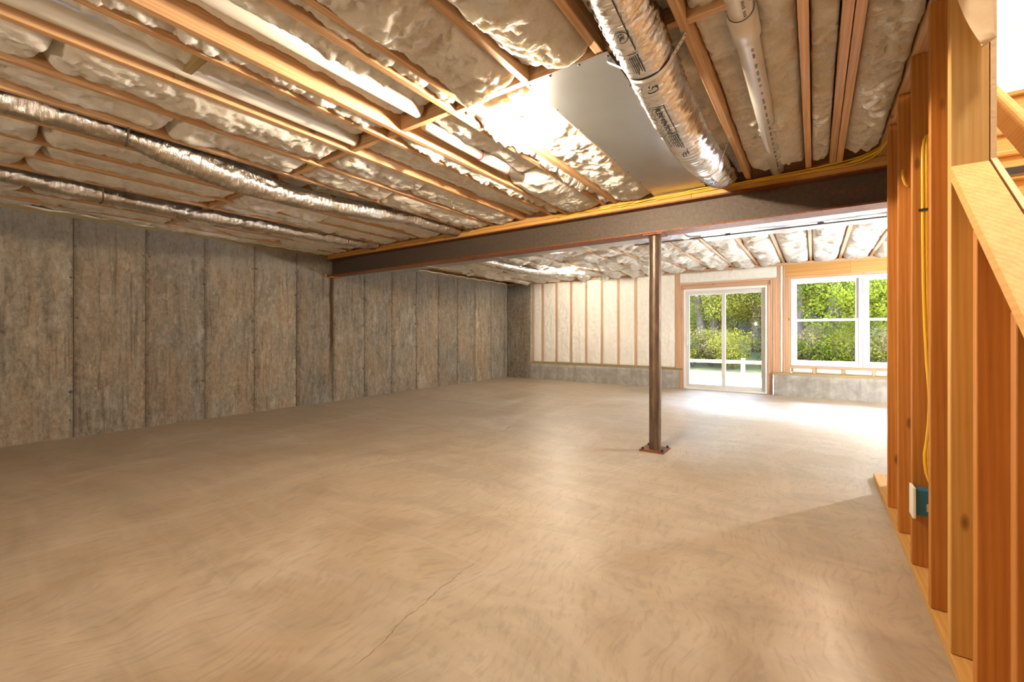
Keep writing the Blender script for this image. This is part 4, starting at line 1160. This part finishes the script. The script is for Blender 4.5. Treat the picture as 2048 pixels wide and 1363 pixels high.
def leaf_cloud(centres, count, size, seed, squash=.8):
    rs = np.random.RandomState(seed)
    c = np.array(centres); idx = rs.randint(0, len(c), count)
    d = rs.normal(size=(count, 3)); d /= np.linalg.norm(d, axis=1)[:, None]
    rad = rs.uniform(.25, 1.0, count) ** .6
    pos = c[idx, :3] + d * (rad * c[idx, 3])[:, None] * np.array([1, 1, squash])
    a = rs.normal(size=(count, 3)); a /= np.linalg.norm(a, axis=1)[:, None]
    b = np.cross(a, rs.normal(size=(count, 3))); b /= np.linalg.norm(b, axis=1)[:, None]
    sz = size * rs.uniform(.6, 1.3, count)[:, None]
    vs = np.stack([pos - a * sz, pos + b * sz * .55, pos + a * sz, pos - b * sz * .55], 1).reshape(-1, 3)
    me = bpy.data.meshes.new('foliage'); n = count
    me.vertices.add(4 * n); me.vertices.foreach_set('co', vs.ravel().astype(np.float32))
    me.loops.add(4 * n); me.loops.foreach_set('vertex_index', np.arange(4 * n, dtype=np.int32))
    me.polygons.add(n); me.polygons.foreach_set('loop_start', np.arange(0, 4 * n, 4, dtype=np.int32)); me.polygons.foreach_set('loop_total', np.full(n, 4, dtype=np.int32))
    me.update(calc_edges=True); return me
def gz(y): return -.10 + max(0, y - 17) * .42
def tree(x, y, h, lean, r, seed, leafm, label, count=5200, low=1.0, spread=2.2, group=None, trunks=None):
    rr = random.Random(seed); z0 = gz(y) - .1
    e = empty('tree', (x, y, z0), label, 'tree', group)
    cent = []
    for q, ln in enumerate(trunks or [lean]):
        pts = []; rads = []
        for k in range(9):
            t_ = k / 8; pts.append((x + .25 * q + ln * t_ * h * (.7 + .3 * t_) + .08 * math.sin(5 * t_ + seed), y + .1 * q + .1 * math.sin(3 * t_ + q), z0 + h * t_)); rads.append(r * (1 - .75 * t_) + .01)
        MB().tube(pts, rads, 9).build('trunk', 'bark', e, smooth=True)
        for b in range(7):
            k = rr.randint(2, 7); p = Vector(pts[k]); an = rr.uniform(0, 2 * math.pi); ln_ = rr.uniform(.8, spread)
            q2 = p + Vector((math.cos(an) * ln_, math.sin(an) * ln_, rr.uniform(.2, 1.1)))
            md = p.lerp(q2, .5) + Vector((rr.uniform(-.15, .15), 0, rr.uniform(-.1, .25)))
            MB().tube([p, md, q2], [rads[k] * .45, rads[k] * .3, .012], 6).build('branch', 'bark', e, smooth=True)
            cent.append((q2.x, q2.y, q2.z, rr.uniform(.6, 1.0))); cent.append((md.x, md.y, md.z + .2, rr.uniform(.5, .8)))
        cent.append((pts[-1][0], pts[-1][1], pts[-1][2], 1.1))
    for k in range(6): cent.append((x + rr.uniform(-spread, spread), y + rr.uniform(-.8, .8), z0 + rr.uniform(low, h), rr.uniform(.6, 1.1)))
    o = link('foliage', leaf_cloud(cent, int(count * 3.2), .045, seed), leafm, e); tag(o, kind='stuff')
    return e
tree(-3.55, 18.0, 6.5, -.13, .19, 1, 'leaf_yellow', 'forked dark-trunked tree framed by the sliding panel of the door', 6500, 1.8, 2.2, trunks=[-.14, .06])
tree(-1.80, 18.4, 6.5, .05, .20, 2, 'leaf_yellow', 'leaning tree seen through the fixed panel of the door', 6500, 1.6)
tree(-.30, 17.2, 6.2, -.03, .15, 3, 'leaf_green', 'slim dark tree seen at the edge of the twin window', 6500, 1.2)
tree(.55, 17.8, 7.0, .04, .26, 4, 'leaf_green', 'thick-trunked branching tree behind the twin window', 7500, 1.4, 2.6)
tree(2.10, 17.0, 6.5, .02, .14, 5, 'leaf_green', 'leafy tree behind the right half of the twin window', 7000, .8, 2.4)
G_T = 'background trees up the wooded slope'
for k, (x, y) in enumerate([(-9, 24), (-6.8, 22), (-5.2, 25), (-3.0, 24.5), (-1.2, 23), (.6, 25), (2.6, 22.5), (4.2, 25), (5.6, 21), (-7.6, 29), (-4.2, 30), (-.8, 30), (2.2, 30), (6.6, 27)]):
    tree(x, y, 7.5, random.uniform(-.05, .05), .17, 20 + k, 'leaf_yellow' if k % 2 else 'leaf_green', ('yellow-green' if k % 2 else 'deep green') + ' leafy background tree on the wooded slope behind the fence', 6000, .6, 2.8, ('yellow-green ' if k % 2 else 'deep green ') + G_T)
def shrub(x, y, r, h, seed, leafm, label, group, count=1500):
    rr = random.Random(seed); z0 = gz(y)
    e = empty('shrub', (x, y, z0), label, 'shrub', group)
    st = MB(); cent = []
    for k in range(7):
        an = rr.uniform(0, 6.28); p2 = (x + r * .8 * math.cos(an), y + r * .6 * math.sin(an), z0 + h * rr.uniform(.6, 1.0))
        st.tube([(x, y, z0), ((x + p2[0]) / 2, (y + p2[1]) / 2, z0 + h * .45), p2], [.015, .011, .006], 5); cent.append((*p2, r * .6)); cent.append(((x + p2[0]) / 2, (y + p2[1]) / 2, z0 + h * .4, r * .55))
    st.build('stems', 'bark', e)
    tag(link('foliage', leaf_cloud(cent, count * 2, .036, seed), leafm, e), kind='stuff')
for k in range(17):
    x = -8.0 + .85 * k + random.uniform(-.25, .25); y = random.uniform(15.6, 17.0)
    if k % 3 == 0: shrub(x, y, .7, random.uniform(1.0, 1.5), 300 + k, 'dry_brush', 'tan dry brush growing behind the rail fence', 'dry brush behind the fence')
    else: shrub(x, y, .75, random.uniform(.8, 1.4), 300 + k, 'leaf_yellow' if k % 2 else 'leaf_green', 'green leafy shrub growing behind the rail fence', 'green shrubs behind the fence')

for k in range(26):      # understorey climbing the slope
    x = -10 + .72 * k + random.uniform(-.4, .4); y = random.uniform(18.5, 24.0)
    shrub(x, y, 1.25, random.uniform(1.5, 2.4), 400 + k, 'leaf_yellow' if k % 2 else 'leaf_green', ('yellow-green' if k % 2 else 'deep green') + ' thicket under the trees on the wooded slope', ('yellow-green' if k % 2 else 'deep green') + ' thickets on the slope', 2600)
